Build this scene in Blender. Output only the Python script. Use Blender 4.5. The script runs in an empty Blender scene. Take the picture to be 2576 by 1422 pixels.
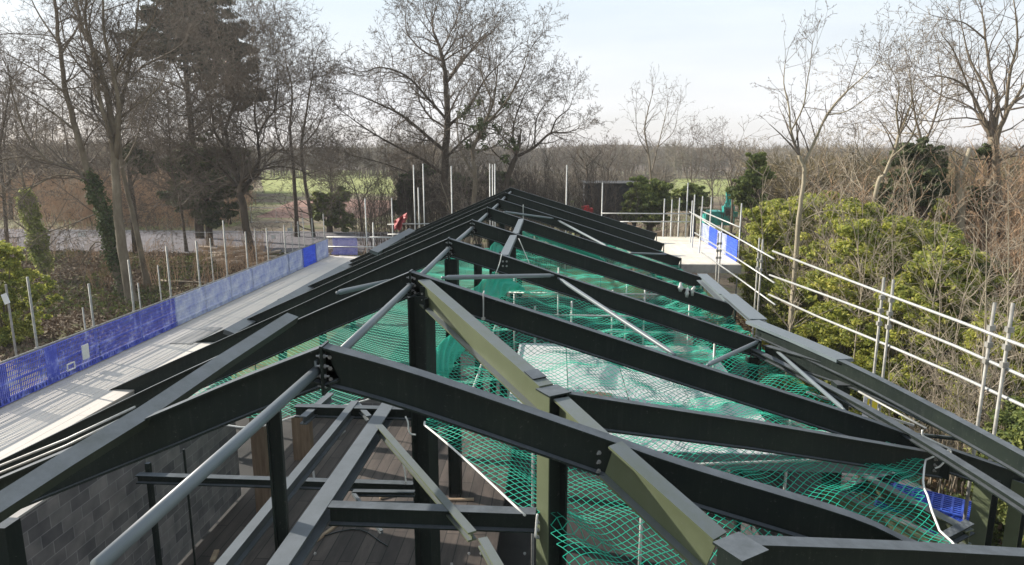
import bpy, math, random
import numpy as np
from mathutils import Vector as V, Matrix
random.seed(7); RNG = np.random.default_rng(7)
C = bpy.context.scene.collection
R = math.radians
# ------------------------------------------------------------------ camera
CAM_Z = 9.5; F = 1700.0; PITCH = R(11.02); YAW = R(3.77)
cam_d = bpy.data.cameras.new('camera'); cam = bpy.data.objects.new('camera', cam_d); C.objects.link(cam)
cam.location = (0, 0, CAM_Z); cam.rotation_euler = (R(90) - PITCH, 0, YAW)
cam_d.sensor_width = 36; cam_d.lens = 36 * F / 2576; cam_d.clip_start = .1; cam_d.clip_end = 5000
bpy.context.scene.camera = cam
_M = cam.rotation_euler.to_matrix(); _O = V((0, 0, CAM_Z))
def ray(u, v): return _M @ V(((u - 1288) / F, -(v - 711) / F, -1.0))
def at(u, v, Y): d = ray(u, v); return _O + d * (Y / d.y)          # photo position -> point at distance Y along the site
def atz(u, v, z): d = ray(u, v); return _O + d * ((z - CAM_Z) / d.z)
def atx(u, v, X): d = ray(u, v); return _O + d * (X / d.x)
# ------------------------------------------------------------------ mesh helpers
class MB:
    def __init__(s): s.v = []; s.f = []
    def add(s, vs, fs):
        n = len(s.v); s.v += [tuple(p) for p in vs]; s.f += [tuple(i + n for i in f) for f in fs]; return s
    def box(s, lo, hi):
        (a, b, c), (d, e, f) = lo, hi
        return s.add([(a,b,c),(d,b,c),(d,e,c),(a,e,c),(a,b,f),(d,b,f),(d,e,f),(a,e,f)],
                     [(3,2,1,0),(4,5,6,7),(0,1,5,4),(1,2,6,5),(2,3,7,6),(3,0,4,7)])
    def obox(s, c, ax, ay, az):                                     # centre and three half axes
        c = V(c); ax = V(ax); ay = V(ay); az = V(az)
        vs = [c - ax - ay - az, c + ax - ay - az, c + ax + ay - az, c - ax + ay - az, c - ax - ay + az, c + ax - ay + az, c + ax + ay + az, c - ax + ay + az]
        return s.add(vs, [(3,2,1,0),(4,5,6,7),(0,1,5,4),(1,2,6,5),(2,3,7,6),(3,0,4,7)])
    def tube(s, pts, r, n=8, cap=True, up=None):
        pts = [V(p) for p in pts]; m = len(pts)
        rs = r if isinstance(r, (list, tuple)) else [r] * m
        base = len(s.v); u = None
        for i, p in enumerate(pts):
            t = (pts[min(i + 1, m - 1)] - pts[max(i - 1, 0)]).normalized()
            if u is None: u = t.cross(V((.13, .21, .97)) if abs(t.z) < .9 else V((1, .1, 0))).normalized()
            else: u = (u - t * u.dot(t)).normalized()
            w = t.cross(u)
            for k in range(n):
                a = 2 * math.pi * k / n; q = p + (u * math.cos(a) + w * math.sin(a)) * rs[i]
                s.v.append((q.x, q.y, q.z))
        for i in range(m - 1):
            for k in range(n):
                a = base + i * n + k; b = base + i * n + (k + 1) % n
                s.f.append((a, b, b + n, a + n))
        if cap:
            s.f.append(tuple(base + k for k in range(n))[::-1]); s.f.append(tuple(base + (m - 1) * n + k for k in range(n)))
        return s
    def sweep(s, pts, prof, up=V((0, 0, 1)), side=None):            # closed profile (side, up) along a path
        pts = [V(p) for p in pts]; m = len(pts); n = len(prof); base = len(s.v)
        for i, p in enumerate(pts):
            t = (pts[min(i + 1, m - 1)] - pts[max(i - 1, 0)]).normalized()
            sd = (t.cross(V(up))).normalized() if side is None else V(side).normalized()
            w = sd.cross(t).normalized()
            for a, b in prof:
                q = p + sd * a + w * b; s.v.append((q.x, q.y, q.z))
        for i in range(m - 1):
            for k in range(n):
                a = base + i * n + k; b = base + i * n + (k + 1) % n
                s.f.append((a, a + n, b + n, b))
        s.f.append(tuple(base + k for k in range(n))); s.f.append(tuple(base + (m - 1) * n + k for k in range(n))[::-1])
        return s
    def ibeam(s, pts, w=.18, d=.41, tf=.022, tw=.014, up=V((0, 0, 1)), side=None):
        a = w / 2; b = tw / 2
        return s.sweep(pts, [(-a,0),(a,0),(a,-tf),(b,-tf),(b,-d+tf),(a,-d+tf),(a,-d),(-a,-d),(-a,-d+tf),(-b,-d+tf),(-b,-tf),(-a,-tf)], up, side)
    def rect(s, pts, w, d, up=V((0, 0, 1)), side=None):
        a = w / 2; return s.sweep(pts, [(-a,0),(a,0),(a,-d),(-a,-d)], up, side)
    def build(s, name, mat, parent=None, org=None, smooth=False):
        me = bpy.data.meshes.new(name)
        o = V(parent_org(parent)) if parent is not None else V(org or (0, 0, 0))
        me.from_pydata([(x - o.x, y - o.y, z - o.z) for x, y, z in s.v], [], s.f); me.update()
        return fin(me, name, mat, parent, o, smooth)
def fin(me, name, mat, parent, o, smooth=False):
    me.materials.append(mat)
    if smooth: me.polygons.foreach_set('use_smooth', [True] * len(me.polygons))
    ob = bpy.data.objects.new(name, me); C.objects.link(ob)
    if parent is not None: ob.parent = parent
    else: ob.location = o
    return ob
def parent_org(p):
    o = V((0, 0, 0))
    while p is not None: o = o + p.location; p = p.parent
    return o
def npmesh(name, v, f, mat, parent=None, org=(0, 0, 0), smooth=False):
    """vertices Nx3 and faces MxK (all of one size) into one mesh object"""
    o = V(parent_org(parent)) if parent is not None else V(org)
    v = np.asarray(v, dtype=np.float32) - np.array(o, dtype=np.float32); f = np.asarray(f, dtype=np.int32); k = f.shape[1]
    me = bpy.data.meshes.new(name); me.vertices.add(len(v)); me.vertices.foreach_set('co', v.ravel())
    me.loops.add(f.size); me.loops.foreach_set('vertex_index', f.ravel())
    me.polygons.add(len(f)); me.polygons.foreach_set('loop_start', np.arange(0, f.size, k, dtype=np.int32))
    me.update(calc_edges=True)
    return fin(me, name, mat, parent, o, smooth)
def segs_mesh(name, P0, P1, r0, r1, mat, parent=None, org=(0, 0, 0), n=3):
    """many separate thin n-sided tapered tubes at once"""
    P0 = np.asarray(P0, float); P1 = np.asarray(P1, float); r0 = np.asarray(r0, float)[:, None]; r1 = np.asarray(r1, float)[:, None]
    d = P1 - P0; d /= np.linalg.norm(d, axis=1, keepdims=True) + 1e-9
    h = np.where(np.abs(d[:, 2:3]) < .9, np.array([[0, 0, 1.]]), np.array([[1., 0, 0]]))
    u = np.cross(d, h); u /= np.linalg.norm(u, axis=1, keepdims=True); w = np.cross(d, u)
    N = len(P0); vs = np.zeros((N, 2 * n, 3))
    for k in range(n):
        a = 2 * math.pi * k / n; q = u * math.cos(a) + w * math.sin(a)
        vs[:, k] = P0 + q * r0; vs[:, n + k] = P1 + q * r1
    fs = np.array([[k, (k + 1) % n, n + (k + 1) % n, n + k] for k in range(n)])
    fs = (np.arange(N) * 2 * n)[:, None, None] + fs[None]
    return npmesh(name, vs.reshape(-1, 3), fs.reshape(-1, 4), mat, parent, org)
def empty(name, loc):
    o = bpy.data.objects.new(name, None); C.objects.link(o); o.location = loc; o.empty_display_size = .2; return o
def tag(o, label, cat, group=None, kind=None):
    if label: o['label'] = label
    if cat: o['category'] = cat
    if group: o['group'] = group
    if kind: o['kind'] = kind
    return o
def copy_tree(o, kids, parent=None):
    c = o.copy(); C.objects.link(c); c.parent = parent
    for ch in kids.get(o.name, []): copy_tree(ch, kids, c)
    return c
def kids_of(root):
    d = {}
    for o in bpy.data.objects:
        if o.parent: d.setdefault(o.parent.name, []).append(o)
    return d
def smoothpath(pts, n=4):
    """Catmull-Rom through the points"""
    pts = [V(p) for p in pts]; out = []
    for i in range(len(pts) - 1):
        a = pts[i - 1] if i else pts[0] * 2 - pts[1]; b = pts[i]; c = pts[i + 1]
        d = pts[i + 2] if i + 2 < len(pts) else c * 2 - b
        for k in range(n):
            t = k / n
            out.append(.5 * ((2 * b) + (c - a) * t + (2 * a - 5 * b + 4 * c - d) * t * t + (3 * b - a - 3 * c + d) * t ** 3))
    out.append(pts[-1]); return out
ORD = ['zeroth','first','second','third','fourth','fifth','sixth','seventh','eighth','ninth','tenth','eleventh','twelfth','thirteenth','fourteenth','fifteenth','sixteenth','seventeenth','eighteenth','nineteenth','twentieth']
# ------------------------------------------------------------------ materials
def nodemat(name):
    m = bpy.data.materials.new(name); m.use_nodes = True; nt = m.node_tree; b = nt.nodes['Principled BSDF']; return m, nt, b
def N(nt, t, **kw):
    n = nt.nodes.new(t)
    for k, v in kw.items():
        if k in n.inputs: n.inputs[k].default_value = v
        else: setattr(n, k, v)
    return n
def ramp(nt, fac, stops):
    r = nt.nodes.new('ShaderNodeValToRGB'); e = r.color_ramp.elements
    while len(e) < len(stops): e.new(.5)
    for el, (p, c) in zip(e, stops): el.position = p; el.color = (*c, 1)
    nt.links.new(fac, r.inputs[0]); return r.outputs[0]
def mat_noise(name, stops, scale=5, rough=.7, detail=6, bump=0, bscale=None, metallic=0, stretch=None, spec=None):
    m, nt, b = nodemat(name); L = nt.links
    tc = N(nt, 'ShaderNodeTexCoord'); mp = N(nt, 'ShaderNodeMapping'); L.new(tc.outputs['Object'], mp.inputs[0])
    if stretch: mp.inputs['Scale'].default_value = stretch
    no = N(nt, 'ShaderNodeTexNoise', Scale=scale, Detail=detail, Roughness=.6); L.new(mp.outputs[0], no.inputs['Vector'])
    L.new(ramp(nt, no.outputs[0], stops), b.inputs['Base Color'])
    b.inputs['Roughness'].default_value = rough; b.inputs['Metallic'].default_value = metallic
    if spec is not None: b.inputs['Specular IOR Level'].default_value = spec
    if bump:
        n2 = N(nt, 'ShaderNodeTexNoise', Scale=bscale or scale * 4, Detail=4); L.new(mp.outputs[0], n2.inputs['Vector'])
        bp = N(nt, 'ShaderNodeBump', Strength=bump, Distance=.02); L.new(n2.outputs[0], bp.inputs['Height']); L.new(bp.outputs[0], b.inputs['Normal'])
    return m
def steel(name, c0, c1, rough=.42, spec=.5):
    m, nt, b = nodemat(name); L = nt.links
    tc = N(nt, 'ShaderNodeTexCoord')
    n1 = N(nt, 'ShaderNodeTexNoise', Scale=1.3, Detail=7, Roughness=.65); L.new(tc.outputs['Object'], n1.inputs['Vector'])
    base = ramp(nt, n1.outputs[0], [(.3, c0), (.7, c1)])
    n2 = N(nt, 'ShaderNodeTexNoise', Scale=16, Detail=7, Roughness=.8); L.new(tc.outputs['Object'], n2.inputs['Vector'])
    k0 = ramp(nt, n2.outputs[0], [(.60, (0, 0, 0)), (.70, (.55,) * 3)])
    ms = N(nt, 'ShaderNodeMapping'); L.new(tc.outputs['Object'], ms.inputs[0]); ms.inputs['Scale'].default_value = (7, 7, .6)
    n4 = N(nt, 'ShaderNodeTexNoise', Scale=2.2, Detail=8, Roughness=.7); L.new(ms.outputs[0], n4.inputs['Vector'])
    k1 = ramp(nt, n4.outputs[0], [(.52, (0, 0, 0)), (.75, (.09,) * 3)])
    kk_ = N(nt, 'ShaderNodeMath', operation='ADD', use_clamp=True); L.new(k0, kk_.inputs[0]); L.new(k1, kk_.inputs[1]); k = kk_.outputs[0]
    mx = N(nt, 'ShaderNodeMix', data_type='RGBA'); L.new(k, mx.inputs[0]); L.new(base, mx.inputs[6]); mx.inputs[7].default_value = (.16, .165, .15, 1)
    ge = N(nt, 'ShaderNodeNewGeometry'); sx = N(nt, 'ShaderNodeSeparateXYZ'); L.new(ge.outputs['True Normal'], sx.inputs[0])   # grey of dust and painted sky light on level faces
    n3 = N(nt, 'ShaderNodeTexNoise', Scale=3.0, Detail=8, Roughness=.75); L.new(tc.outputs['Object'], n3.inputs['Vector'])
    mr = N(nt, 'ShaderNodeMapRange'); L.new(sx.outputs[2], mr.inputs[0]); mr.inputs[1].default_value = .6; mr.inputs[2].default_value = .9
    mu = N(nt, 'ShaderNodeMath', operation='MULTIPLY'); L.new(mr.outputs[0], mu.inputs[0]); L.new(ramp(nt, n3.outputs[0], [(.3, (.4,) * 3), (.62, (.85,) * 3)]), mu.inputs[1])
    m3 = N(nt, 'ShaderNodeMix', data_type='RGBA'); L.new(mu.outputs[0], m3.inputs[0]); L.new(mx.outputs[2], m3.inputs[6]); m3.inputs[7].default_value = (.14, .155, .175, 1)
    L.new(m3.outputs[2], b.inputs['Base Color'])
    rr = N(nt, 'ShaderNodeMapRange'); L.new(n1.outputs[0], rr.inputs[0]); rr.inputs[3].default_value = rough - .08; rr.inputs[4].default_value = rough + .14
    L.new(rr.outputs[0], b.inputs['Roughness']); b.inputs['Specular IOR Level'].default_value = spec
    return m
M = {}
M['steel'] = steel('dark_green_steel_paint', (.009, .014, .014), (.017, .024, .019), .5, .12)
M['olive'] = steel('olive_green_steel_paint', (.085, .10, .056), (.115, .135, .078), .45, .25)  # same paint as the dark steel, its sunlit tone put into the colour
M['greysteel'] = steel('grey_green_steel_paint', (.05, .06, .062), (.085, .1, .1), .45)
M['tube'] = steel('blue_grey_brace_tube', (.10, .125, .14), (.15, .18, .19), .4)
M['galv'] = mat_noise('galvanised_scaffold_tube', [(.3, (.36, .36, .34)), (.7, (.52, .52, .5))], 9, .5, metallic=.35)
M['galvold'] = mat_noise('weathered_scaffold_tube', [(.3, (.20, .19, .17)), (.7, (.36, .35, .32))], 7, .6, metallic=.25)
M['bolt'] = mat_noise('zinc_bolt', [(.3, (.25, .26, .26)), (.7, (.4, .4, .4))], 30, .4, metallic=.6)
M['rope'] = mat_noise('white_rope', [(.3, (.55, .55, .52)), (.7, (.7, .7, .67))], 30, .8)
M['concrete'] = mat_noise('concrete_plank', [(.3, (.34, .32, .29)), (.7, (.46, .43, .39))], 3, .85, bump=.2)
M['board'] = mat_noise('cream_scaffold_board', [(.25, (.50, .46, .41)), (.5, (.56, .51, .46)), (.75, (.61, .57, .51))], .35, .8, bump=.05, stretch=(1.5, .6, 3))
M['greyboard'] = mat_noise('grey_weathered_board', [(.25, (.22, .21, .2)), (.5, (.35, .33, .31)), (.75, (.43, .40, .37))], .9, .85, bump=.15, stretch=(3, .5, 3))
M['lightboard'] = mat_noise('pale_decking_sheet', [(.25, (.42, .42, .43)), (.75, (.58, .57, .58))], .8, .7)
M['mid'] = steel('charcoal_green_steel_paint', (.022, .029, .022), (.04, .05, .034), .45, .25)
M['block'] = None
def mat_block():
    m, nt, b = nodemat('grey_blockwork'); L = nt.links
    tc = N(nt, 'ShaderNodeTexCoord'); sp = N(nt, 'ShaderNodeSeparateXYZ'); L.new(tc.outputs['Object'], sp.inputs[0])
    ad = N(nt, 'ShaderNodeMath', operation='ADD'); L.new(sp.outputs[0], ad.inputs[0]); L.new(sp.outputs[1], ad.inputs[1])
    cb = N(nt, 'ShaderNodeCombineXYZ'); L.new(ad.outputs[0], cb.inputs[0]); L.new(sp.outputs[2], cb.inputs[1])
    br = N(nt, 'ShaderNodeTexBrick', Scale=1.0); L.new(cb.outputs[0], br.inputs['Vector'])
    br.inputs['Brick Width'].default_value = .45; br.inputs['Row Height'].default_value = .225; br.inputs['Mortar Size'].default_value = .008
    br.inputs['Color1'].default_value = (.10, .095, .10, 1); br.inputs['Color2'].default_value = (.21, .195, .19, 1); br.inputs['Mortar'].default_value = (.25, .24, .24, 1)
    no = N(nt, 'ShaderNodeTexNoise', Scale=2.5, Detail=8); L.new(tc.outputs['Object'], no.inputs['Vector'])
    mx = N(nt, 'ShaderNodeMix', data_type='RGBA', blend_type='MULTIPLY'); mx.inputs[0].default_value = .7
    L.new(br.outputs[0], mx.inputs[6]); L.new(ramp(nt, no.outputs[0], [(.3, (.5, .5, .52)), (.7, (1.35, 1.3, 1.25))]), mx.inputs[7])
    L.new(mx.outputs[2], b.inputs['Base Color']); b.inputs['Roughness'].default_value = .9
    return m
M['block'] = mat_block()
def mat_planks():
    m, nt, b = nodemat('brown_timber_floor'); L = nt.links
    tc = N(nt, 'ShaderNodeTexCoord'); mp = N(nt, 'ShaderNodeMapping'); L.new(tc.outputs['Object'], mp.inputs[0]); mp.inputs['Rotation'].default_value = (0, 0, R(90))
    br = N(nt, 'ShaderNodeTexBrick', Scale=1.0); L.new(mp.outputs[0], br.inputs['Vector'])
    br.inputs['Brick Width'].default_value = 2.4; br.inputs['Row Height'].default_value = .3; br.inputs['Mortar Size'].default_value = .012
    br.inputs['Color1'].default_value = (.045, .036, .033, 1); br.inputs['Color2'].default_value = (.085, .068, .06, 1); br.inputs['Mortar'].default_value = (.015, .013, .012, 1)
    m2 = N(nt, 'ShaderNodeMapping'); L.new(tc.outputs['Object'], m2.inputs[0]); m2.inputs['Scale'].default_value = (2.2, .35, 1)
    no = N(nt, 'ShaderNodeTexNoise', Scale=1.4, Detail=9, Roughness=.7); L.new(m2.outputs[0], no.inputs['Vector'])
    mx = N(nt, 'ShaderNodeMix', data_type='RGBA', blend_type='MULTIPLY'); mx.inputs[0].default_value = 1
    L.new(br.outputs[0], mx.inputs[6]); L.new(ramp(nt, no.outputs[0], [(.3, (.45, .45, .45)), (.7, (1.6, 1.55, 1.5))]), mx.inputs[7])
    L.new(mx.outputs[2], b.inputs['Base Color']); b.inputs['Roughness'].default_value = .75
    return m
M['planks'] = mat_planks()
def mat_leaf(name, stops, trans=.25, rough=.45):
    m, nt, b = nodemat(name); L = nt.links
    g = N(nt, 'ShaderNodeNewGeometry'); tc = N(nt, 'ShaderNodeTexCoord')
    no = N(nt, 'ShaderNodeTexNoise', Scale=.55, Detail=3); L.new(tc.outputs['Object'], no.inputs['Vector'])
    ad = N(nt, 'ShaderNodeMath', operation='MULTIPLY_ADD'); L.new(no.outputs[0], ad.inputs[0]); ad.inputs[1].default_value = .9
    a2 = N(nt, 'ShaderNodeMath', operation='MULTIPLY'); L.new(g.outputs['Random Per Island'], a2.inputs[0]); a2.inputs[1].default_value = .55
    s3 = N(nt, 'ShaderNodeMath', operation='SUBTRACT'); L.new(a2.outputs[0], s3.inputs[0]); s3.inputs[1].default_value = .2
    L.new(s3.outputs[0], ad.inputs[2])
    col = ramp(nt, ad.outputs[0], stops); L.new(col, b.inputs['Base Color']); b.inputs['Roughness'].default_value = rough
    if trans:
        t = N(nt, 'ShaderNodeBsdfTranslucent'); L.new(col, t.inputs[0]); mx = N(nt, 'ShaderNodeMixShader'); mx.inputs[0].default_value = trans
        L.new(b.outputs[0], mx.inputs[1]); L.new(t.outputs[0], mx.inputs[2]); L.new(mx.outputs[0], nt.nodes['Material Output'].inputs[0])
    return m
M['laurel'] = mat_leaf('laurel_leaf', [(.1, (.09, .12, .025)), (.4, (.24, .28, .05)), (.65, (.45, .45, .085)), (.95, (.62, .56, .14))], .48, .65)
M['rhodo'] = mat_leaf('rhododendron_leaf', [(.1, (.05, .075, .02)), (.5, (.14, .18, .045)), (.9, (.32, .34, .09))], .4, .65)
M['ivyleaf'] = mat_leaf('ivy_leaf', [(.1, (.04, .055, .024)), (.5, (.08, .105, .042)), (.9, (.15, .17, .065))], .2, .8)
M['ivylit'] = mat_leaf('pale_ivy_leaf', [(.1, (.12, .15, .04)), (.5, (.30, .34, .09)), (.9, (.5, .5, .2))], .4, .7)  # ivy leaf lightened to its sunlit tone in the colour
M['needle'] = mat_leaf('dark_conifer_needles', [(.1, (.045, .052, .038)), (.5, (.08, .085, .06)), (.9, (.13, .13, .09))], .25, .8)
M['moss'] = mat_leaf('mossy_ground_leaf', [(.1, (.05, .06, .02)), (.5, (.10, .12, .035)), (.9, (.2, .2, .07))], .2, .9)
M['bark'] = mat_noise('grey_brown_bark', [(.3, (.11, .085, .06)), (.55, (.19, .155, .11)), (.75, (.30, .255, .19))], 2.2, .95, bump=.5, bscale=8, stretch=(1, 1, .35))
M['barkdark'] = mat_noise('dark_oak_bark', [(.3, (.05, .038, .028)), (.7, (.13, .10, .073))], 2.5, .95, bump=.5, bscale=8, stretch=(1, 1, .35))
M['barkpale'] = mat_noise('pale_birch_bark', [(.3, (.19, .16, .11)), (.7, (.38, .33, .24))], 2, .9, bump=.3, stretch=(1, 1, .5))
M['twig'] = mat_noise('twig_bark', [(.3, (.11, .086, .068)), (.7, (.21, .172, .135))], 1.2, .9)
M['twigpale'] = mat_noise('pale_twig_bark', [(.3, (.26, .21, .16)), (.7, (.42, .36, .27))], 1.2, .9)
M['twigred'] = mat_noise('red_brown_twig', [(.3, (.27, .165, .10)), (.7, (.50, .34, .21))], 1.0, .9)
M['woodland'] = mat_noise('far_woodland_twigs', [(.3, (.14, .115, .09)), (.5, (.22, .185, .145)), (.7, (.33, .28, .205))], .06, .95, detail=8)
# ================================================================== roof frames
RX = -2.4; RZ = 7.5                                                  # ridge line of the roof
def ydist(u, v, z): return atz(u, v, z).y
FR = []                                                              # apex of each frame in the photograph -> distance
APX = [(815, 868), (1034, 682), (1129, 599), (1188, 553), (1226, 521.5), (1253, 500), (1270, 484), (1285, 472)]
for u, v in APX: FR.append(ydist(u, v, RZ))
def roofR(x, y, dz=0): return V((x, y, RZ - .315 * (x - RX) + dz))
def roofL(x, y, dz=0): return V((x, y, RZ - .44 * (RX - x) + dz))
RIGHT = [[(815,868),(1060,938),(1510,1092),(1715,1163),(2130,1290),(2290,1362),(2420,1412)],
         [(1034,682),(1216,742),(1448,817),(1715,904),(2130,1036),(2340,1111),(2576,1191),(2760,1255)],
         [(1129,599),(1290,650),(1448,704),(1700,785),(1912,856)],
         [(1188,553),(1448,636),(1640,698),(1850,769)],
         [(1226,521.5),(1448,594),(1620,650),(1769,699)],
         [(1253,500),(1448,562),(1713,650)],
         [(1270,484),(1448,540),(1670,613)],
         [(1285,472),(1448,523),(1652,587)]]
LEFT = [[(815,868),(600,952),(400,1036),(200,1118),(0,1202),(-250,1310)],
        [(1034,682),(900,738),(761,798),(560,890),(370,978),(0,1158),(-120,1215)],
        [(1129,599),(915,691),(735,775),(420,915),(250,992)],
        [(1188,553),(900,678),(600,812),(335,934)]]
def frame_label(i):
    return ['dark green steel portal frame nearest the camera, its rafters crossing the whole foreground',
            'second dark steel roof frame, the one standing over the central box column',
            'third dark steel roof frame from the near end, four bolts on its right rafter',
            'fourth dark steel roof frame, where two grey ridge strips meet',
            'fifth dark steel roof frame, with a tube brace landing on its flange',
            'sixth dark steel roof frame back, short hanging rod on its right rafter',
            'seventh dark steel roof frame, last but one before the far gable',
            'farthest dark steel roof frame, closing the gable in front of the woods'][i]
def bolt(parent, c, axis, r=.02, l=.03):
    m = MB(); c = V(c); ax = V(axis).normalized(); m.tube([c, c + ax * l * .5], r * 1.25, 6); m.tube([c + ax * l * .5, c + ax * l * 1.6], r * .6, 6)
    return m.build('bolt', M['bolt'], parent)
for i in range(8):
    Y = FR[i]; ax = at(*APX[i], Y)
    rt = empty('roof_frame', (ax.x, Y, 0)); tag(rt, frame_label(i), 'steel frame', 'steel roof frames of the building')
    side = (0, 1, 0)
    rp = smoothpath([at(u, v, Y) for u, v in RIGHT[i]], 4)
    MB().ibeam(rp, side=(0, -1, 0), tf=.024).build('rafter', M['steel'], rt)
    if i < 4: lp = [at(u, v, Y) for u, v in LEFT[i]]
    else: lp = [ax, V((ax.x - 4, Y, ax.z - 4 * .44)), V((-10.5, Y, ax.z - (-10.5 - ax.x) * -.44))]
    lp = smoothpath(lp, 4)
    MB().ibeam(lp, side=(0, 1, 0), tf=.024).build('rafter', M['steel'], rt)
    # apex plates
    pm = MB(); pm.box((ax.x - .015, Y - .11, ax.z - .52), (ax.x + .015, Y + .11, ax.z + .012)); pm.build('end_plate', M['steel'], rt)
    if i < 4:
        for k in range(4):
            for s in (1, -1): bolt(rt, (ax.x + .016 * s + s * .0, Y - .07, ax.z - .10 - k * .11), (s, 0, 0), .02)
        for k in range(3): bolt(rt, (ax.x + .06, Y - .012, ax.z - .13 - k * .12), (0, -1, 0), .018, .02)
    # eaves columns
    e = lp[-1]; c = MB(); zt = e.z - .3
    if i != 0:
        c.ibeam([(e.x + .15, Y, zt), (e.x + .15, Y, .3)], w=.25, d=.25, up=V((1, 0, 0))); c.build('column', M['steel'], rt)
    e = rp[-1]
    if i > 1:
        c = MB(); c.ibeam([(e.x - .02, Y, e.z - .42), (e.x - .02, Y, .3)], w=.25, d=.25, up=V((1, 0, 0))); c.build('column', M['steel'], rt)
        p = MB(); p.box((e.x - .012, Y - .1, e.z - .5), (e.x + .012, Y + .1, e.z + .012)); p.build('end_plate', M['steel'], rt)
    if i in (0,):
        c = MB(); x = -3.18; c.ibeam([(x, 7.25, 6.55), (x, 7.25, 1.0)], w=.16, d=.16, up=V((1, .3, 0))); c.build('column', M['steel'], rt)
    if i == 1:
        a = R(-20); d = V((math.cos(a), math.sin(a), 0))
        c = MB(); c.ibeam([(-2.27 - .14, Y - .14, 7.1), (-2.27 - .14, Y - .14, .3)], w=.32, d=.34, tf=.03, tw=.02, up=-d); c.build('column', M['steel'], rt)
        # bolted plate carrying the valley rafter
        p = MB(); p.obox((-2.17, Y - .16, 7.06), (.10, -.04, 0), (.006, .02, 0), (0, 0, .2)); p.build('end_plate', M['steel'], rt)
        for k in range(3):
            for dx in (-.06, .06): bolt(rt, (-2.17 + dx, Y - .20, 6.95 + k * .1), (-.2, -1, 0), .016, .02)
        # right end column
        for (u, w_) in ((2472, .27), (2560, .2)):
            q = at(u, 1240, Y - .1); c = MB(); a = R(-28)
            c.ibeam([(q.x, q.y, .3), (q.x, q.y, q.z + .2)], w=w_, d=w_, up=V((-.81, -.58, 0))); c.build('column', M['steel'], rt)
            cp = MB(); cp.obox(V((q.x, q.y, (q.z + .5) / 2)) + V((-.81, -.58, 0)) * .008, V((-.58, .81, 0)) * (w_ / 2 + .003), V((-.81, -.58, 0)) * .006, V((0, 0, (q.z - .1) / 2))); cp.build('cover_plate', M['olive'], rt)  # sunlit side of the column painted as a thin olive sheet
    if i == 2:
        for a_, b_ in ((0, 0), (.09, 0), (0, .11), (.09, .11)):
            q = at(1265, 660, Y - .02); bolt(rt, (q.x + a_, q.y, q.z + .02 - b_), (0, -1, 0), .02, .02)
        c = MB(); c.ibeam([(-2.3, Y, 7.0), (-2.3, Y, .3)], w=.3, d=.3, up=V((1, 0, 0))); c.build('column', M['steel'], rt)
    if i in (3, 4, 5):
        for dx in (0, .75):
            c = MB(); c.ibeam([(-2.2 + dx, Y - .2, 6.8 - dx * .3), (-2.2 + dx, Y - .2, .3)], w=.22, d=.22, up=V((1, 0, 0))); c.build('column', M['steel'], rt)
F1, F2, F3, F4, F5, F6, F7, F8 = FR
# ------------------------------------------------------------------ valley rafters and the posts under them
A = at(1066, 703, F2 - .12); B = at(1392, 984, 7.75); Nn = at(1812, 1348, 5.62)
dAB = (B - A).normalized()
def valley(name, p, q, label, cap=False):
    m = MB(); m.ibeam([p, q], w=.2, d=.42, tf=.026, tw=.016)
    o = empty(name, p); tag(o, label, 'steel beam', 'sloping valley beams running towards the camera')
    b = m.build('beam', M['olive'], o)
    return o
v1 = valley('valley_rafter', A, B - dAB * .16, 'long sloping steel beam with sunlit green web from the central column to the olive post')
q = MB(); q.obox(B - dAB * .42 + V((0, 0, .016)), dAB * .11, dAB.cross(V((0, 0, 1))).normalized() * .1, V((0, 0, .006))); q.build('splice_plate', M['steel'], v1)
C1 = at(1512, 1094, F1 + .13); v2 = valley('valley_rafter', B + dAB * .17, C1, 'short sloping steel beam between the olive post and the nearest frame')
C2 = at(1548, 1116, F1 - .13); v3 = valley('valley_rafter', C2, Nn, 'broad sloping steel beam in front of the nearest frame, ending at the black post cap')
for k in range(3): bolt(v3, C2 + V((-.16, -.03, -.09 - .1 * k)), (-.5, -.8, 0), .018, .03)
# posts
def sq(p, z0, z1, s, yaw, m):
    d = V((math.cos(yaw), math.sin(yaw), 0)) * s / 2; e = V((-math.sin(yaw), math.cos(yaw), 0)) * s / 2
    return m.obox(V((p.x, p.y, (z0 + z1) / 2)), d, e, V((0, 0, (z1 - z0) / 2)))
yaw = math.atan2(dAB.y, dAB.x)
po = empty('steel_post', (B.x, B.y, .3)); tag(po, 'olive square steel post rising through the green net, lit on its left side', 'steel post')
ln = V((-math.sin(yaw), math.cos(yaw), 0)); ln = ln if ln.x < 0 else -ln; pf = B + ln * .13
MB().ibeam([(pf.x, pf.y, .3), (pf.x, pf.y, B.z - .01)], w=.26, d=.27, tf=.03, tw=.02, up=ln).build('shaft', M['steel'], po)
fd = V((ln.y, -ln.x, 0)); MB().obox(V((pf.x, pf.y, (.3 + B.z) / 2)) + ln * .008, fd * .133, ln * .006, V((0, 0, (B.z - .3) / 2 - .006))).build('cover_plate', M['olive'], po)  # olive sheet paints sun on the left flange, dark shaft its shaded side
sq(B, B.z - .008, B.z + .012, .31, yaw, MB()).build('cap_plate', M['steel'], po)
for k in range(3): bolt(po, (B.x - .16, B.y - .12, 5.0 - k * .1), (-.8, -.6, 0), .02, .03)
po = empty('steel_post', (Nn.x + .1, Nn.y - .12, .3)); tag(po, 'black capped steel post at the bottom edge where two beams meet', 'steel post')
pn = V((Nn.x + .13, Nn.y - .18, 0)); sq(pn, .3, Nn.z - .005, .27, yaw, MB()).build('shaft', M['steel'], po)
sq(pn, Nn.z - .003, Nn.z + .02, .33, yaw, MB()).build('cap_plate', M['steel'], po)
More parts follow.
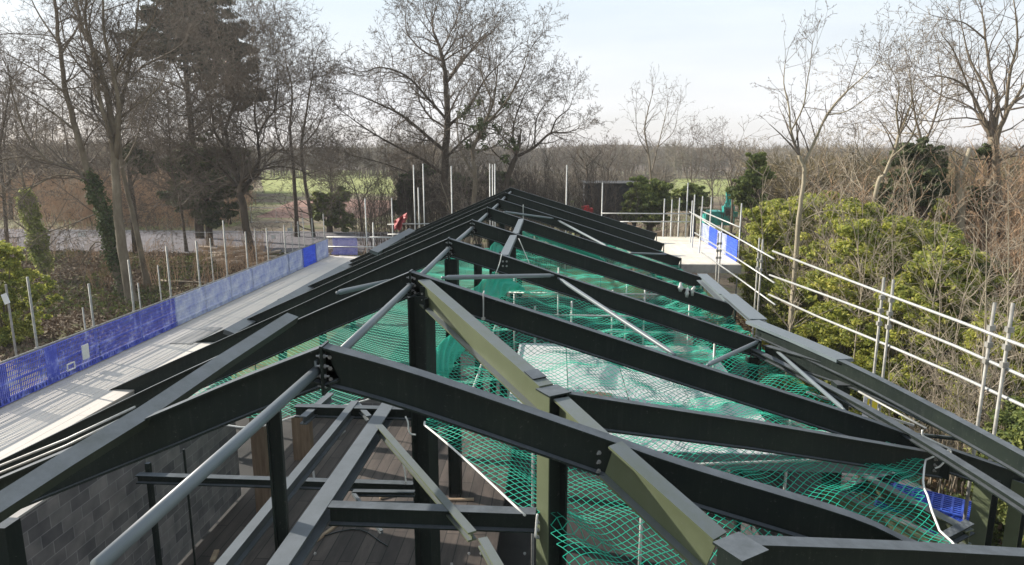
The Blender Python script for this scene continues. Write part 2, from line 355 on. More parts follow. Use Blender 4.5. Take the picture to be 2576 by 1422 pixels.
# jack rafters
J0 = at(1418, 985, 7.78); J1 = at(2378, 1142, F2 - .16); Jm = at(1900, 1060, 9.45)
j = empty('jack_rafter', J0); tag(j, 'dark steel rafter running right from the olive post to the second frame', 'steel beam')
MB().ibeam([J0, Jm, J1], w=.17, d=.41).build('beam', M['steel'], j)
dj = (J1 - Jm).normalized(); nj = V((dj.y, -dj.x, 0))
p = MB(); p.obox(J1 + dj * .01 + V((0, 0, -.2)), dj * .008, nj * .11, V((0, 0, .23))); p.build('end_plate', M['steel'], j)
for k in range(3): bolt(j, J1 - dj * .25 + nj * .01 + V((0, 0, -.12 - .1 * k)), nj, .02, .03)
K0 = at(1852, 1357, 5.55); K1 = at(2280, 1372, 6.2); K2 = at(2760, 1400, 6.9)
j = empty('jack_rafter', K0); tag(j, 'dark steel rafter along the bottom right edge beside the black capped post', 'steel beam')
MB().ibeam([K0, K1, K2], w=.17, d=.41).build('beam', M['steel'], j)
# ------------------------------------------------------------------ beams lying along the roof
def lbeam(name, pts, w, d, mat, label, cat='steel beam', group=None, kind='ibeam', up=V((0, 0, 1)), org=None):
    m = MB(); (m.ibeam if kind == 'ibeam' else m.rect)(pts, w=w, d=d, up=up)
    o = m.build(name, M[mat], None, org or pts[0]); return tag(o, label, cat, group)
PG = 'grey steel strips lying along the left roof slope'
upl = V((.35, -.15, 1))
lbeam('roof_purlin', [at(737, 792, 10.6), at(560, 905, 8.35), at(368, 1034, 6.75), at(160, 1160, 5.65), at(-20, 1275, 4.95), at(-400, 1520, 4.0)], .20, .12, 'mid', 'blue grey steel strip sweeping to the left edge over the nearest frames', group=PG, kind='rect', up=upl)
lbeam('roof_purlin', [V((-9.2, 29.6, 4.55)), at(864, 672, 28), at(577, 834, 18.6)], .34, .14, 'greysteel', 'middle blue grey steel strip along the left eaves beside the concrete walkway', group=PG, kind='rect', up=upl)
lbeam('roof_purlin', [at(1037, 577, 36), at(941, 632, 28)], .36, .14, 'greysteel', 'farthest short grey steel strip low on the left roof slope', group=PG, kind='rect', up=upl)
RG = 'grey ridge strips between the frames'
lbeam('ridge_strip', [at(1311, 551, F5 - .1), at(1296, 587, F4 + .12)], .18, .1, 'tube', 'shorter grey steel strip right of the ridge between the fourth and fifth frames', group=RG, kind='rect')
lbeam('ridge_strip', [at(1292, 591, F4 - .12), at(1268, 641, F3 + .12)], .2, .1, 'tube', 'grey steel strip right of the ridge between the third and fourth frames', group=RG, kind='rect')
# ridge tubes
for i in range(0, 7):
    y0 = FR[i + 1]; y1 = FR[i]; p0 = V((at(*APX[i + 1], y0).x + .0, y0 - .03, RZ - .24)); p1 = V((at(*APX[i], y1).x, y1 + .03, RZ - .24))
    m = MB(); m.tube([p0, p1], .05, 10); o = m.build('ridge_tube', M['tube'], None, p0, True)
    tag(o, 'grey round tube along the ridge between the %s and %s frames from the near end' % (ORD[i + 1], ORD[i + 2]), 'steel tube', 'tubes tying the frames along the ridge')
p0 = at(797, 932, F1 - .03); p1 = at(245, 1425, 3.62)
m = MB(); m.tube([p0, p1], .052, 16)
o = empty('ridge_tube', p0); tag(o, 'big grey round tube running from the nearest apex down to the bottom left', 'steel tube', 'tubes tying the frames along the ridge')
m.build('tube', M['tube'], o, smooth=True)
m = MB(); m.obox(p0 + V((0, .0, .02)), (.012, 0, 0), (0, .03, 0), (0, 0, .09)); m.build('bracket', M['tube'], o)
# braces in the plane of the roof
BR = [((1112, 699, F2 + .1), (1392, 693, F3 - .1), .045, 'long grey tube brace from the second frame to the joint on the third frame'),
      ((1404, 700, F3 - .1), (1698, 893, F2 + .1), .045, 'grey tube brace slanting right from the joint on the third frame'),
      ((1780, 919, F2 + .1), (1906, 860, F3 - .1), .045, 'short grey tube brace rising to the right end of the third frame'),
      ((1946, 876, F3 - .1), (2125, 1032, F2 + .1), .04, 'pale strip brace from the eaves joint back to the second frame'),
      ((1268, 533, F5 + .1), (1392, 550, F6 - .1), .04, 'thin tube brace near the ridge between the fifth and sixth frames'),
      ((1404, 555, F6 - .1), (1527, 620, F5 + .1), .045, 'tube brace slanting down to the flange of the fifth frame'),
      ((1585, 637, F5 + .1), (1676, 640, F6 - .1), .04, 'short level tube brace near the right ends of the far frames'),
      ((848, 737, F2 + .15), (985, 706, F3 - .15), .05, 'grey tube brace on the left roof slope behind the blue grey strip')]
for a_, b_, r, lab in BR:
    p, q = at(*a_), at(*b_); m = MB(); d = (q - p).normalized()
    m.tube([p, p + d * .12, p + d * .2, q - d * .2, q - d * .12, q], [r * .6, r * .6, r, r, r * .6, r * .6], 10)
    tag(m.build('brace_tube', M['tube'], None, p, True), lab, 'steel tube', 'tube braces in the roof plane')
# small rods hanging on rafters
for u, v0, v1_, Y, lab in ((1216, 738, 800, F2 - .14, 'thin white hanger rod hooked over the second frame'), (1316, 517, 552, F6 - .14, 'thin hanger rod on the sixth frame')):
    a_ = at(u, v0, Y); b_ = at(u, v1_, Y); m = MB(); m.tube([a_ + V((0, .12, .01)), a_, b_], .012 if Y < 15 else .02, 6); m.box((b_.x - .03, b_.y - .02, b_.z - .03), (b_.x + .03, b_.y + .02, b_.z + .01))
    tag(m.build('hanger_rod', M['galv'], None, a_), lab, 'hanger rod', 'hanger rods on the roof frames')
# ------------------------------------------------------------------ lower tie beams (4.4 m below the camera)
ZT = 5.1
def flat(u, v, z=ZT): return atz(u, v, z)
LG = 'lower tie beams inside the building'
lbeam('tie_beam', [V((-4.55, F2 - .15, ZT)), V((-2.42, F2 - .15, ZT))], .15, .2, 'steel', 'dark cross beam behind the net tie, joined to the central box column', group=LG)
lbeam('tie_beam', [flat(1000, 980, ZT + .004), V((-2.95, 8.5, ZT + .004)), V((-2.98, 4.5, ZT + .004))], .24, .24, 'greysteel', 'wide grey flat topped beam running down to the bottom edge', group=LG)
lbeam('tie_beam', [flat(893, 1008, ZT + .008), V((-3.56, 10, ZT + .008)), V((-3.6, 4.5, ZT + .008))], .13, .2, 'greysteel', 'narrower grey beam parallel to the wide one on its left', group=LG)
lbeam('tie_beam', [flat(832, 988, ZT - .03), flat(762, 1048, ZT - .03)], .13, .15, 'greysteel', 'short grey beam over the green net left of the apex', group=LG)
lbeam('tie_beam', [flat(893, 1008, ZT - .02), flat(928, 1046, ZT - .02)], .09, .1, 'greysteel', 'very short diagonal angle beside the beam crossing', group=LG)
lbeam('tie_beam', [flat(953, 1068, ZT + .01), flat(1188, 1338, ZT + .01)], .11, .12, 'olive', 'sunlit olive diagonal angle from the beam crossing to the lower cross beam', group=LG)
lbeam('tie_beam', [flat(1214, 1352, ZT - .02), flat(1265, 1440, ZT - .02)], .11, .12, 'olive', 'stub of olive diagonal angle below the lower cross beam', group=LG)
o = empty('tie_beam', (-2.85, 7.72, ZT)); tag(o, 'dark cross beam with bolted ends between the wide beam and the olive post', 'steel beam', LG)
MB().ibeam([V((-2.83, 7.72, ZT)), V((B.x - .2, 7.72, ZT))], w=.17, d=.26).build('beam', M['steel'], o)
for u in (793, 1180, 1210, 1320):
    q = at(u, 1392, 7.70); bolt(o, (q.x, 7.70, q.z), (0, -1, 0), .016, .02)
# lower rail and stubs
ZK = CAM_Z - 5.73
lbeam('tie_beam', [V((-7.5, F2 - .3, ZK)), V((-2.45, F2 - .3, ZK))], .14, .16, 'steel', 'long thin dark rail crossing in front of the block wall', group=LG, org=(-7.5, F2 - .3, ZK))
q0 = at(888, 1234, 10.4); q1 = at(1043, 1236, 10.4)
lbeam('trimmer_frame', [q0, q1], .1, .09, 'steel', 'short dark upper bar beside the central column', group='dark bars of the stair trimmer')
lbeam('trimmer_frame', [q0 + V((0, 0, -.02)), at(960, 1335, 9.2)], .05, .06, 'greysteel', 'thin slanting grey bar below the short dark bar', group='dark bars of the stair trimmer')
lbeam('trimmer_frame', [at(900, 1272, 10.6), at(1038, 1272, 10.6)], .3, .2, 'steel', 'broad dark lower bar beside the central column', group='dark bars of the stair trimmer')
# studs in front of the wall
for u, v0, Y, w_, lab in ((232, 1236, 10.5, .09, 'dark stud at the left end of the long thin rail'), (372, 1165, 11.0, .08, 'dark stud crossing the long rail in the middle of the wall'),
                    (462, 1130, 11.6, .03, 'very thin dark rod in front of the block wall'), (8, 1315, 7.4, .25, 'thick black post at the bottom left corner')):
    t = at(u, v0, Y); m = MB(); m.box((t.x - w_ / 2, Y - w_ / 2, 1.02), (t.x + w_ / 2, Y + w_ / 2, t.z)); tag(m.build('wall_stud', M['steel'], None, (t.x, Y, 1.02)), lab, 'steel post', 'dark studs in front of the block wall')
# ------------------------------------------------------------------ eaves beams on the right
EG = 'grey beams along the right eaves'
e0 = at(1768, 695, F5 + .3); e1 = at(1832, 752, 19.2)
lbeam('eaves_beam', [V((5.05, 23.4, 5.33)), V((5.0, 19.9, 5.35))], .34, .25, 'lightgrey' if 'lightgrey' in M else 'tube', 'farther pale grey eaves strip behind the fourth frame', group=EG)
lbeam('eaves_beam', [V((5.05, 19.7, 5.40)), V((5.02, 16.6, 5.42))], .42, .1, 'tube', 'wide pale grey eaves strip between the third and fourth frames', group=EG)
Ys = [16.3, 13.1, 11.2, 9.3, 7.6]; pe = [at(1905, 816, 16.3), at(2130, 912, 13.1), at(2350, 1022, 11.2), at(2576, 1142, 9.3), at(2800, 1270, 7.8)]
o = empty('eaves_beam', pe[0]); tag(o, 'long charcoal eaves beam with dusty top, running to the right edge', 'steel beam', EG)
MB().ibeam(smoothpath(pe, 3), w=.15, d=.3).build('beam', M['steel'], o)
for k in range(3):
    q = at(1893, 830 + k * 10, 16.2); bolt(o, q, (0, -1, 0), .025, .03)
pe2 = [p + V((-.35, -.35, -.42)) for p in pe]
lbeam('eaves_beam', smoothpath(pe2, 3),   .16, .12, 'steel', 'thinner dark channel just below the long eaves beam', group=EG)
pe3 = [at(1925, 868, F3 - .1), at(2146, 934, 13.2), at(2400, 1045, 11.6)]
lbeam('eaves_beam', smoothpath(pe3, 3), .16, .34, 'steel', 'black extension rafter beyond the right end of the third frame', group=EG)
q = at(2118, 965, 13.3); m = MB(); m.box((q.x - .13, 13.2, .3), (q.x + .13, 13.5, q.z)); tag(m.build('steel_post', M['steel'], None, (q.x, 13.35, .3)), 'short dark column under the black extension rafter', 'steel post')
m = MB(); m.tube([at(2090, 1075, 12.2), at(2330, 1096, 11.6), at(2545, 1118, 11.0)], .035, 8); tag(m.build('brace_tube', M['steel'], None, at(2090, 1075, 12.2), True), 'dark level bar joining the second frame to the long eaves beam', 'steel tube', 'tube braces in the roof plane')
m = MB(); m.tube([at(2160, 985, 12.9), at(2330, 1078, 11.4)], .02, 8); tag(m.build('brace_tube', M['galv'], None, at(2160, 985, 12.9), True), 'thin white rod under the long eaves beam', 'steel tube', 'tube braces in the roof plane')
# cast clamps hanging on the fourth frame
for k, (u, v) in enumerate(((1712, 724), (1728, 738), (1742, 734))):
    q = at(u, v, F4 - .1); m = MB(); m.tube([q + V((.03 * k, 0, .16)), q + V((0, 0, .06)), q, q + V((0, 0, -.12))], [.03, .05, .09 - .02 * k, .04], 10)
    tag(m.build('hanging_clamp', M['galv'], None, q, True), ['roundest pale clamp hanging on the fourth frame', 'middle pale clamp hanging on the fourth frame', 'rightmost pale clamp hanging on the fourth frame'][k], 'clamp', 'pale clamps hanging on the fourth frame')

for k, (dy, pts) in enumerate(((.1, [(-40, 1188), (165, 1106), (340, 1024)]), (-.1, [(-40, 1206), (165, 1122), (310, 1052)]))):  # pale tubes added to stand for the bright edges of the flange
    m = MB(); P = [at(u, v, F2 - .35 - dy) for u, v in pts]; m.tube(P, .022, 8); tag(m.build('thin_rail', M['galv'], None, P[0], True), ['upper of two thin bright rails at the left edge above the blue grey strip', 'lower of two thin bright rails at the left edge above the blue grey strip'][k], 'rail', 'thin bright rails on the left slope')

lbeam('eaves_beam', [at(1893, 806, 16.4), at(2010, 853, 14.8), at(2126, 903, 13.3)], .38, .07, 'tube', 'wide blue grey eaves strip starting behind the dark bolted end of the third frame', group=EG, kind='rect')
# ================================================================== building interior
def tex(name, **k): return mat_noise(name, **k)
m = MB(); m.box((-11.2, -6, .05), (8.2, 42, .3)); ug = m.build('floor', mat_noise('dark_site_slab', [(.3, (.025, .025, .025)), (.7, (.06, .056, .054))], .6, .9)); ug['kind'] = 'structure'
# timber floor deck
m = MB(); m.box((-7.75, -2, .9), (-1.2, 20.4, 1.0)); o = m.build('timber_floor', M['planks'], None, (-4.5, 9, .9)); tag(o, 'brown timber boarded floor inside the building below the left rafters', 'floor')
# block wall on the left
wl = empty('block_wall', (-7.9, 9, 1.0)); tag(wl, 'grey blockwork wall inside the building at the bottom left', 'wall')
m = MB(); m.box((-8.05, -2, 1.0), (-7.83, 15.2, 4.2)); m.build('blockwork', M['block'], wl)
m = MB(); m.box((-8.07, -2, 4.202), (-7.81, 15.22, 4.24)); m.build('wall_plate', M['greyboard'], wl)
wl = empty('block_wall', (-6.9, 20.6, 1.0)); tag(wl, 'low grey block wall across the far end of the timber floor', 'wall')
m = MB(); m.box((-7.8, 20.5, 1.0), (-2.6, 20.72, 2.2)); m.build('blockwork', M['block'], wl)
tm = mat_noise('brown_timber_post', [(.3, (.10, .065, .04)), (.7, (.22, .15, .10))], 3, .8, stretch=(4, 4, .4))
for (x, Y, w_, z1, lab) in ((-6.85, 14.4, .35, 3.9, 'broad brown timber post beyond the end of the block wall'), (-7.5, 15.7, .16, 3.6, 'slim brown timber post at the corner of the block wall'), (-7.0, 17.3, .5, 3.6, 'squat dark brown pier behind the timber posts')):
    m = MB(); m.box((x - w_ / 2, Y - .12, 1.0), (x + w_ / 2, Y + .12, z1)); tag(m.build('timber_post', tm, None, (x, Y, 1.0)), lab, 'timber post', 'timber posts beyond the block wall')
# pale sheet decks below the net
dk = empty('sheet_deck', (1.5, 15, 4.1)); tag(dk, 'pale grey sheet deck seen through the green net, middle of the building', 'deck')
m = MB()
for k in range(4):
    for l in range(3):
        x0 = -1 + k * 1.32; y0 = 13.0 + l * 1.82; m.box((x0, y0, 4.12 + .004 * ((k + l) % 3)), (x0 + 1.3, y0 + 1.8, 4.15 + .004 * ((k + l) % 3)))
m.build('sheets', M['lightboard'], dk)
m = MB(); [m.box((-1.02, y, 3.9), (4.3, y + .1, 4.10)) for y in (13.0, 14.8, 16.6, 18.3)]; m.build('joist', tm, dk)
dk = empty('sheet_deck', (3, 12, 4.1)); tag(dk, 'pale grey deck strip with blue grey edge below the jack rafter', 'deck')
m = MB(); m.box((.2, 11.6, 4.1), (6.0, 12.75, 4.16)); m.build('sheets', M['lightboard'], dk)
m = MB(); m.box((1.6, 11.55, 3.86), (6.0, 11.6, 4.16)); m.build('edge_board', M['tube'], dk)
m = MB(); m.obox(V((.9, 14.2, 4.19)), V((.09, .3, 0)), V((-.3, .09, 0)), V((0, 0, .012))); tag(m.build('plywood_scrap', mat_noise('orange_plywood', [(.3, (.35, .2, .13)), (.7, (.5, .32, .22))], 4, .7), None, (.9, 14.2, 4.18)), 'small orange brown board lying on the pale deck', 'board')
# inner ledgers, poles and walls below the net
rr = random.Random(3); kk = 0
for (x, Y, z1) in ((-.6, 19.5, 5.0), (.5, 20.2, 5.0), (1.8, 21.0, 5.2), (3.0, 22.5, 5.2), (4.1, 20.5, 5.1), (-1.4, 22.5, 5.3), (.1, 24.5, 5.3), (3.8, 15.8, 5.1), (4.4, 12.2, 5.0), (1.5, 10.6, 4.6), (2.6, 24.5, 5.2), (-.4, 12.4, 4.9)):
    kk += 1; m = MB(); m.tube([(x, Y, .3), (x, Y, z1)], .03, 8)
    tag(m.build('inner_scaffold_pole', M['galv'], None, (x, Y, .3), True), '%s pole of the scaffold below the green net, in order of distance' % ORD[1 + sorted([19.5, 20.2, 21.0, 22.5, 20.5, 22.51, 24.5, 15.8, 12.2, 10.6, 24.51, 12.4]).index(Y if (x, Y) not in ((-1.4, 22.5), (2.6, 24.5)) else Y + .01)], 'scaffold pole', 'upright poles of the inner scaffold')
for n_, (a_, b_, lab) in enumerate((((-1.6, 19.4, 4.75), (4.4, 19.4, 4.75), 'upper level tube of the inner scaffold behind the pale deck'), ((-1.6, 19.5, 4.25), (4.4, 19.5, 4.25), 'lower level tube of the inner scaffold behind the pale deck'),
              ((-1.6, 22.3, 4.8), (4.4, 22.3, 4.8), 'far level tube of the inner scaffold below the fourth frame'), ((1.0, 10.6, 4.3), (6.6, 11.3, 4.35), 'level tube below the near part of the net'), ((-1.7, 13, 4.6), (-1.7, 22, 4.6), 'long tube beside the folded edge of the net'))):
    m = MB(); m.tube([a_, b_], .028, 8); tag(m.build('inner_scaffold_tube', M['galv'], None, a_, True), lab, 'scaffold tube', 'level tubes of the inner scaffold')
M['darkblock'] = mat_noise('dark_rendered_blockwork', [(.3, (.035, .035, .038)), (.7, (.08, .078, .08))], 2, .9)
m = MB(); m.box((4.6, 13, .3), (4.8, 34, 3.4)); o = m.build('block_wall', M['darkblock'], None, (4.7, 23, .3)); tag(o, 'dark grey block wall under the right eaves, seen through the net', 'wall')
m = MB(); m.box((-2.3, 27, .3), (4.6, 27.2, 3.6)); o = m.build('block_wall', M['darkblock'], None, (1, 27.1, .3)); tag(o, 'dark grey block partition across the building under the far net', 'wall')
# olive beams and blue crates low on the right
OG = 'olive beams low on the right under the net'
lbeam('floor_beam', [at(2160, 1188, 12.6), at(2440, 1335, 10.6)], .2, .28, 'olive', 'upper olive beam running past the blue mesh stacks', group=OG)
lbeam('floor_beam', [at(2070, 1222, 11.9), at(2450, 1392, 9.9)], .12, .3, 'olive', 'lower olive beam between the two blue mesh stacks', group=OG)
lbeam('floor_beam', [at(2440, 1312, 10.7), at(2290, 1392, 10.2)], .16, .2, 'steel', 'dark cross beam at the lower end of the olive beams', group=OG)
lbeam('floor_beam', [at(2140, 1215, 12.3), at(2370, 1150, 13.2)], .16, .2, 'steel', 'dark cross beam above the blue mesh stacks', group=OG)
bl = mat_noise('blue_plastic_mesh', [(.3, (.015, .04, .34)), (.7, (.05, .13, .62))], 6, .5)
def mesh_stack(u, v, Y, w_, d_, n, lab):
    q = at(u, v, Y); r0 = random.Random(int(u)); o = empty('mesh_stack', (q.x, Y, q.z - .1 * n)); tag(o, lab, 'plastic mesh', 'blue plastic mesh guards stacked under the net')
    for k in range(n):
        m = MB(); a = R(-35 + r0.uniform(-8, 8)); dx = V((math.cos(a), math.sin(a), 0)); dy = V((-math.sin(a), math.cos(a), 0)); c = V((q.x + r0.uniform(-.08, .08), Y + r0.uniform(-.08, .08), q.z - .07 * (n - 1 - k)))
        for t in range(9): m.obox(c + dy * ((t - 4) / 4 * d_ / 2), dx * w_ / 2, dy * .018, V((0, 0, .012)))
        for t in range(10): m.obox(c + dx * ((t - 4.5) / 4.5 * w_ / 2) + V((0, 0, .004)), dx * .018, dy * d_ / 2, V((0, 0, .012)))
        m.build('mesh_sheet', bl, o)
mesh_stack(2335, 1255, 12.6, 1.5, .7, 5, 'upper stack of bright blue mesh guards beyond the olive beam')
mesh_stack(2255, 1335, 11.4, 1.5, .8, 5, 'lower stack of dark blue mesh guards below the olive beams')
# debris and small things at the right of the frame ends
cl = mat_noise('pinkish_rubble', [(.3, (.22, .15, .13)), (.7, (.45, .38, .35))], 6, .9)
m = MB(); rr = random.Random(5)
for k in range(70):
    x = rr.uniform(5.6, 9.3); y = rr.uniform(13.5, 24); z = .3 + rr.uniform(0, .3) ; s = rr.uniform(.1, .35); a = rr.uniform(0, 3)
    m.obox((x, y, z + 1.2 * math.exp(-((x - 7.5) ** 2 + (y - 17) ** 2) / 8)), (s * math.cos(a), s * math.sin(a), 0), (-s * .7 * math.sin(a), s * .7 * math.cos(a), rr.uniform(-.05, .05)), (0, 0, s * .35))
o = m.build('rubble', cl, None, (7.5, 17, .3)); tag(o, 'pinkish rubble and boards on the ground outside the right wall', 'rubble', None, 'stuff')
sg = empty('warning_sign', at(2192, 1015, 16)); tag(sg, 'white safety sign with a yellow square, tied low beside the eaves beam', 'sign')
q = at(2192, 1015, 16); m = MB(); m.obox(q, (.19, 0, .02), (0, .006, 0), (.0, 0, .36)); m.build('board', mat_noise('white_sign_board', [(.3, (.6, .58, .6)), (.7, (.75, .73, .75))], 6, .5), sg)
m = MB(); m.obox(q + V((.02, -.012, -.02)), (.12, 0, 0), (0, .004, 0), (0, 0, .14)); m.build('yellow_panel', mat_noise('yellow_sign_panel', [(.3, (.75, .58, .03)), (.7, (.85, .66, .05))], 6, .5), sg)
lbeam('sign_rail', [at(2030, 985, 16.3), at(2300, 1068, 15.8)], .05, .05, 'galv', 'thin rail carrying the white and yellow sign', 'rail', kind='rect')
# ================================================================== safety nets
netm, nt, b = nodemat('green_net_cord'); b.inputs['Base Color'].default_value = (.004, .40, .265, 1); b.inputs['Roughness'].default_value = .5; M['net'] = netm
def net_strands(fn, s0, s1, t0, t1, cell, rad, keep):
    ns = int((s1 - s0) / cell) + 1; ntt = int((t1 - t0) / (cell / 2)) + 1
    P0 = []; P1 = []
    pts = {}
    for j in range(ntt):
        off = (j % 2) * .5
        for i in range(ns):
            s = s0 + (i + off) * cell; t = t0 + j * cell / 2
            if keep(s, t): pts[(j, i)] = fn(s, t)
    for (j, i), p in pts.items():
        for di in ((0, -1) if j % 2 == 0 else (0, 1)):
            q = pts.get((j + 1, i + di))
            if q is not None: P0.append(p); P1.append(q)
    return P0, P1
def h_net(x, y):
    """height of the right hand net"""
    t = (x + 2.1) / 7.2; e = 4.0 + .85 * t
    sag = .55 * 4 * max(0, t * (1 - t)) ** 1.0 * (.55 + .35 * abs(math.sin(math.pi * (y - FR[1]) / 4.2)) + .22 * math.sin(y * .7 + x * .9) + .12 * math.sin(y * 2.3 - x * 1.7))
    near = max(0, (9.5 - y) / 3.2)
    return CAM_Z - (e + sag * .75 + .55 * near * near + .04 * math.sin(x * 5 + y * 3) + .03 * math.sin(y * 7 - x * 4) + .16 * math.sin(x * 1.3 + 2 * math.sin(y * .8)) * max(0, min(1, t * 3)) * max(0, min(1, (1 - t) * 3)))
CA = (-2.2, 10.35); CB = (-.34, 7.62)                               # near left edge from the column to the post
def edgeX(y):
    if y >= CA[1]: return -2.12
    if y >= CB[1]: t = (y - CB[1]) / (CA[1] - CB[1]); return CB[0] + (CA[0] - CB[0]) * t - .04 * math.sin(math.pi * t)
    return -.12 + .35 * (CB[1] - y)
def edgeR(y):
    if y > 11: return 5.3 + .95 * math.exp(-(y - 11) * .8)
    return 6.25 - .8 * math.sin(math.pi * min(1, (11 - y) / 5.0)) * .9 - .16 * (11 - y)
def fnet(s, t):
    x, y = s, t; z = h_net(x, y)
    if y < 11 and y >= CB[1]:                                        # gathered towards the rope
        d = x - edgeX(y); k = math.exp(-d * d / .6); ze = CAM_Z - (4.42 - .1 * math.sin((y - CB[1]) * 1.0)); z = z * (1 - k) + ze * k
    return (x, y, z)
P0, P1 = net_strands(fnet, -2.4, 6.5, 5.2, 12.6, .14, .004, lambda s, t: edgeX(t) <= s <= edgeR(t))
Q0, Q1 = net_strands(fnet, -2.4, 6.5, 12.55, 37, .15, .004, lambda s, t: edgeX(t) <= s <= edgeR(t)); P0 += Q0; P1 += Q1
P0 = np.array(P0); P1 = np.array(P1); yy = (P0[:, 1] + P1[:, 1]) / 2
rad = np.clip(.0060 + (yy - 8) * .00005, .0056, .0068)
org = (2, 11, 4.8)
nr = empty('safety_net', org); tag(nr, 'green diamond mesh safety net slung under the right roof slope', 'safety net', 'green safety nets under the roof')
segs_mesh('netting', P0, P1, rad, rad, netm, nr)
m = MB(); ys = [CA[1] - k * (CA[1] - CB[1]) / 16 for k in range(17)]
m.tube([(edgeX(y), y, fnet(edgeX(y), y)[2] + .01) for y in ys], .016, 8); m.build('edge_rope', M['rope'], nr, smooth=True)
m = MB(); ys = [11 - k * .35 for k in range(15)]
m.tube([tuple(at(2388, 1132, 10.8))] + [(edgeR(y), y, h_net(edgeR(y), y) + .01) for y in ys[1:]], .015, 8); m.build('edge_rope', M['rope'], nr, smooth=True)
# folded, doubled edge of the net along the central line
def foldstrip(pts, w_, n, drop):
    vs = []; fs = []; rr = random.Random(9)
    P = smoothpath(pts, 10)
    for i, p in enumerate(P):
        for k in range(n):
            t = k / (n - 1); vs.append((p.x + (t - .5) * w_ + .03 * math.sin(i * 1.3 + k), p.y + .03 * math.sin(k * 2 + i), p.z - drop * (2 * t - .6) ** 2 + .025 * math.sin(i * .9 + k * 1.7)))
    P0 = []; P1 = []
    A_ = np.array(vs).reshape(len(P), n, 3)
    for i in range(len(P) - 1):
        for k in range(n - 1):
            P0 += [A_[i, k], A_[i, k + 1]]; P1 += [A_[i + 1, k + 1], A_[i + 1, k]]
    return P0, P1
nf = M['net']
def fold2(pix, w_):
    P = smoothpath([at(*p) for p in pix], 14); n = 26; g_ = np.random.default_rng(4); A_ = np.zeros((len(P), n, 3))
    for i, p in enumerate(P):
        for k in range(n):
            t = k / (n - 1) - .5; A_[i, k] = (p.x + t * w_ + .012 * math.sin(i * .7 + k), p.y + .02 * math.sin(k * .9 + i * .3), p.z - 1.1 * w_ * t * abs(t) - .35 * w_ * t + .015 * math.sin(i * .5 + k * .8))
    P0 = []; P1 = []
    for i in range(len(P) - 1):
        for k in range(n - 1): P0 += [A_[i, k], A_[i, k + 1]]; P1 += [A_[i + 1, k + 1], A_[i + 1, k]]
    return P0, P1
for pix, w_ in (([(1098, 985, 11.5), (1105, 930, 11.9), (1128, 885, 12.8), (1165, 845, 14), (1200, 790, 15.5)], .34), ([(1200, 765, 16), (1235, 730, 17.5), (1262, 712, 18.5), (1300, 712, 19)], .5), ([(1245, 650, 21), (1262, 622, 24), (1290, 640, 25)], .45), ([(1318, 578, 26), (1400, 610, 26), (1520, 655, 26)], .4)):
    P0, P1 = fold2(pix, w_); segs_mesh('net_fold', P0, P1, np.full(len(P0), .0075), np.full(len(P0), .0075), nf, nr)
# left hand net
def lnet(s, t):
    u = (s + 8.2) / 5.8; return (s, t, CAM_Z - (4.62 + .5 * (1 - u) + 1.0 * max(0, u * (1 - u)) + .04 * math.sin(s * 4 + t * 3)))
P0, P1 = net_strands(lnet, -8.2, -2.45, 12.2, 34, .18, .004, lambda s, t: s < -2.45 and t > 12.2 + .5 * math.sin(s * 1.3))
P0 = np.array(P0); P1 = np.array(P1); rad = np.clip(.006 + (P0[:, 1] - 12) * .00008, .006, .0075)
nl = empty('safety_net', (-5, 14, 4.6)); tag(nl, 'green safety net slung under the left roof slope behind the nearest frame', 'safety net', 'green safety nets under the roof')
segs_mesh('netting', P0, P1, rad, rad, netm, nl)
m = MB(); m.tube([(s, 12.25 + .5 * math.sin(s * 1.3), lnet(s, 12.2)[2]) for s in np.linspace(-8.1, -2.5, 22)], .018, 6); m.build('edge_rope', M['rope'], nl, smooth=True)
# loose rope ends
rp_ = [([(1020, 1048), (1026, 1062), (1028, 1082), (1034, 1092), (1046, 1094)], 10.6, 'white rope end knotted to the cross beam at the net corner'), ([(1015, 1142), (1014, 1165), (1019, 1190), (1021, 1216)], 9.9, 'white rope end hanging free below the olive angle'),
       ([(1352, 1294), (1350, 1310), (1347, 1352)], 7.5, 'short white rope hanging on the olive post'), ([(1262, 640), (1256, 665), (1246, 690)], F3 - .3, 'thin cord hanging in front of the third frame'),
       ([(1305, 600), (1322, 640), (1334, 668)], F4 - 1.5, 'cord stretched from the grey ridge strip down to the net'), ([(2320, 1082), (2322, 1096), (2345, 1108), (2390, 1132), (2384, 1150), (2366, 1172), (2352, 1178)], 10.75, 'white rope wrapped over the second frame at its right end')]
for pts, Y, lab in rp_:
    P = smoothpath([at(u, v, Y - .12) for u, v in pts], 4); m = MB(); m.tube(P, .014 if Y < 15 else .012, 6)
    o = m.build('loose_rope', M['rope'], None, P[0], True); tag(o, lab, 'rope', 'loose ropes on the steelwork')

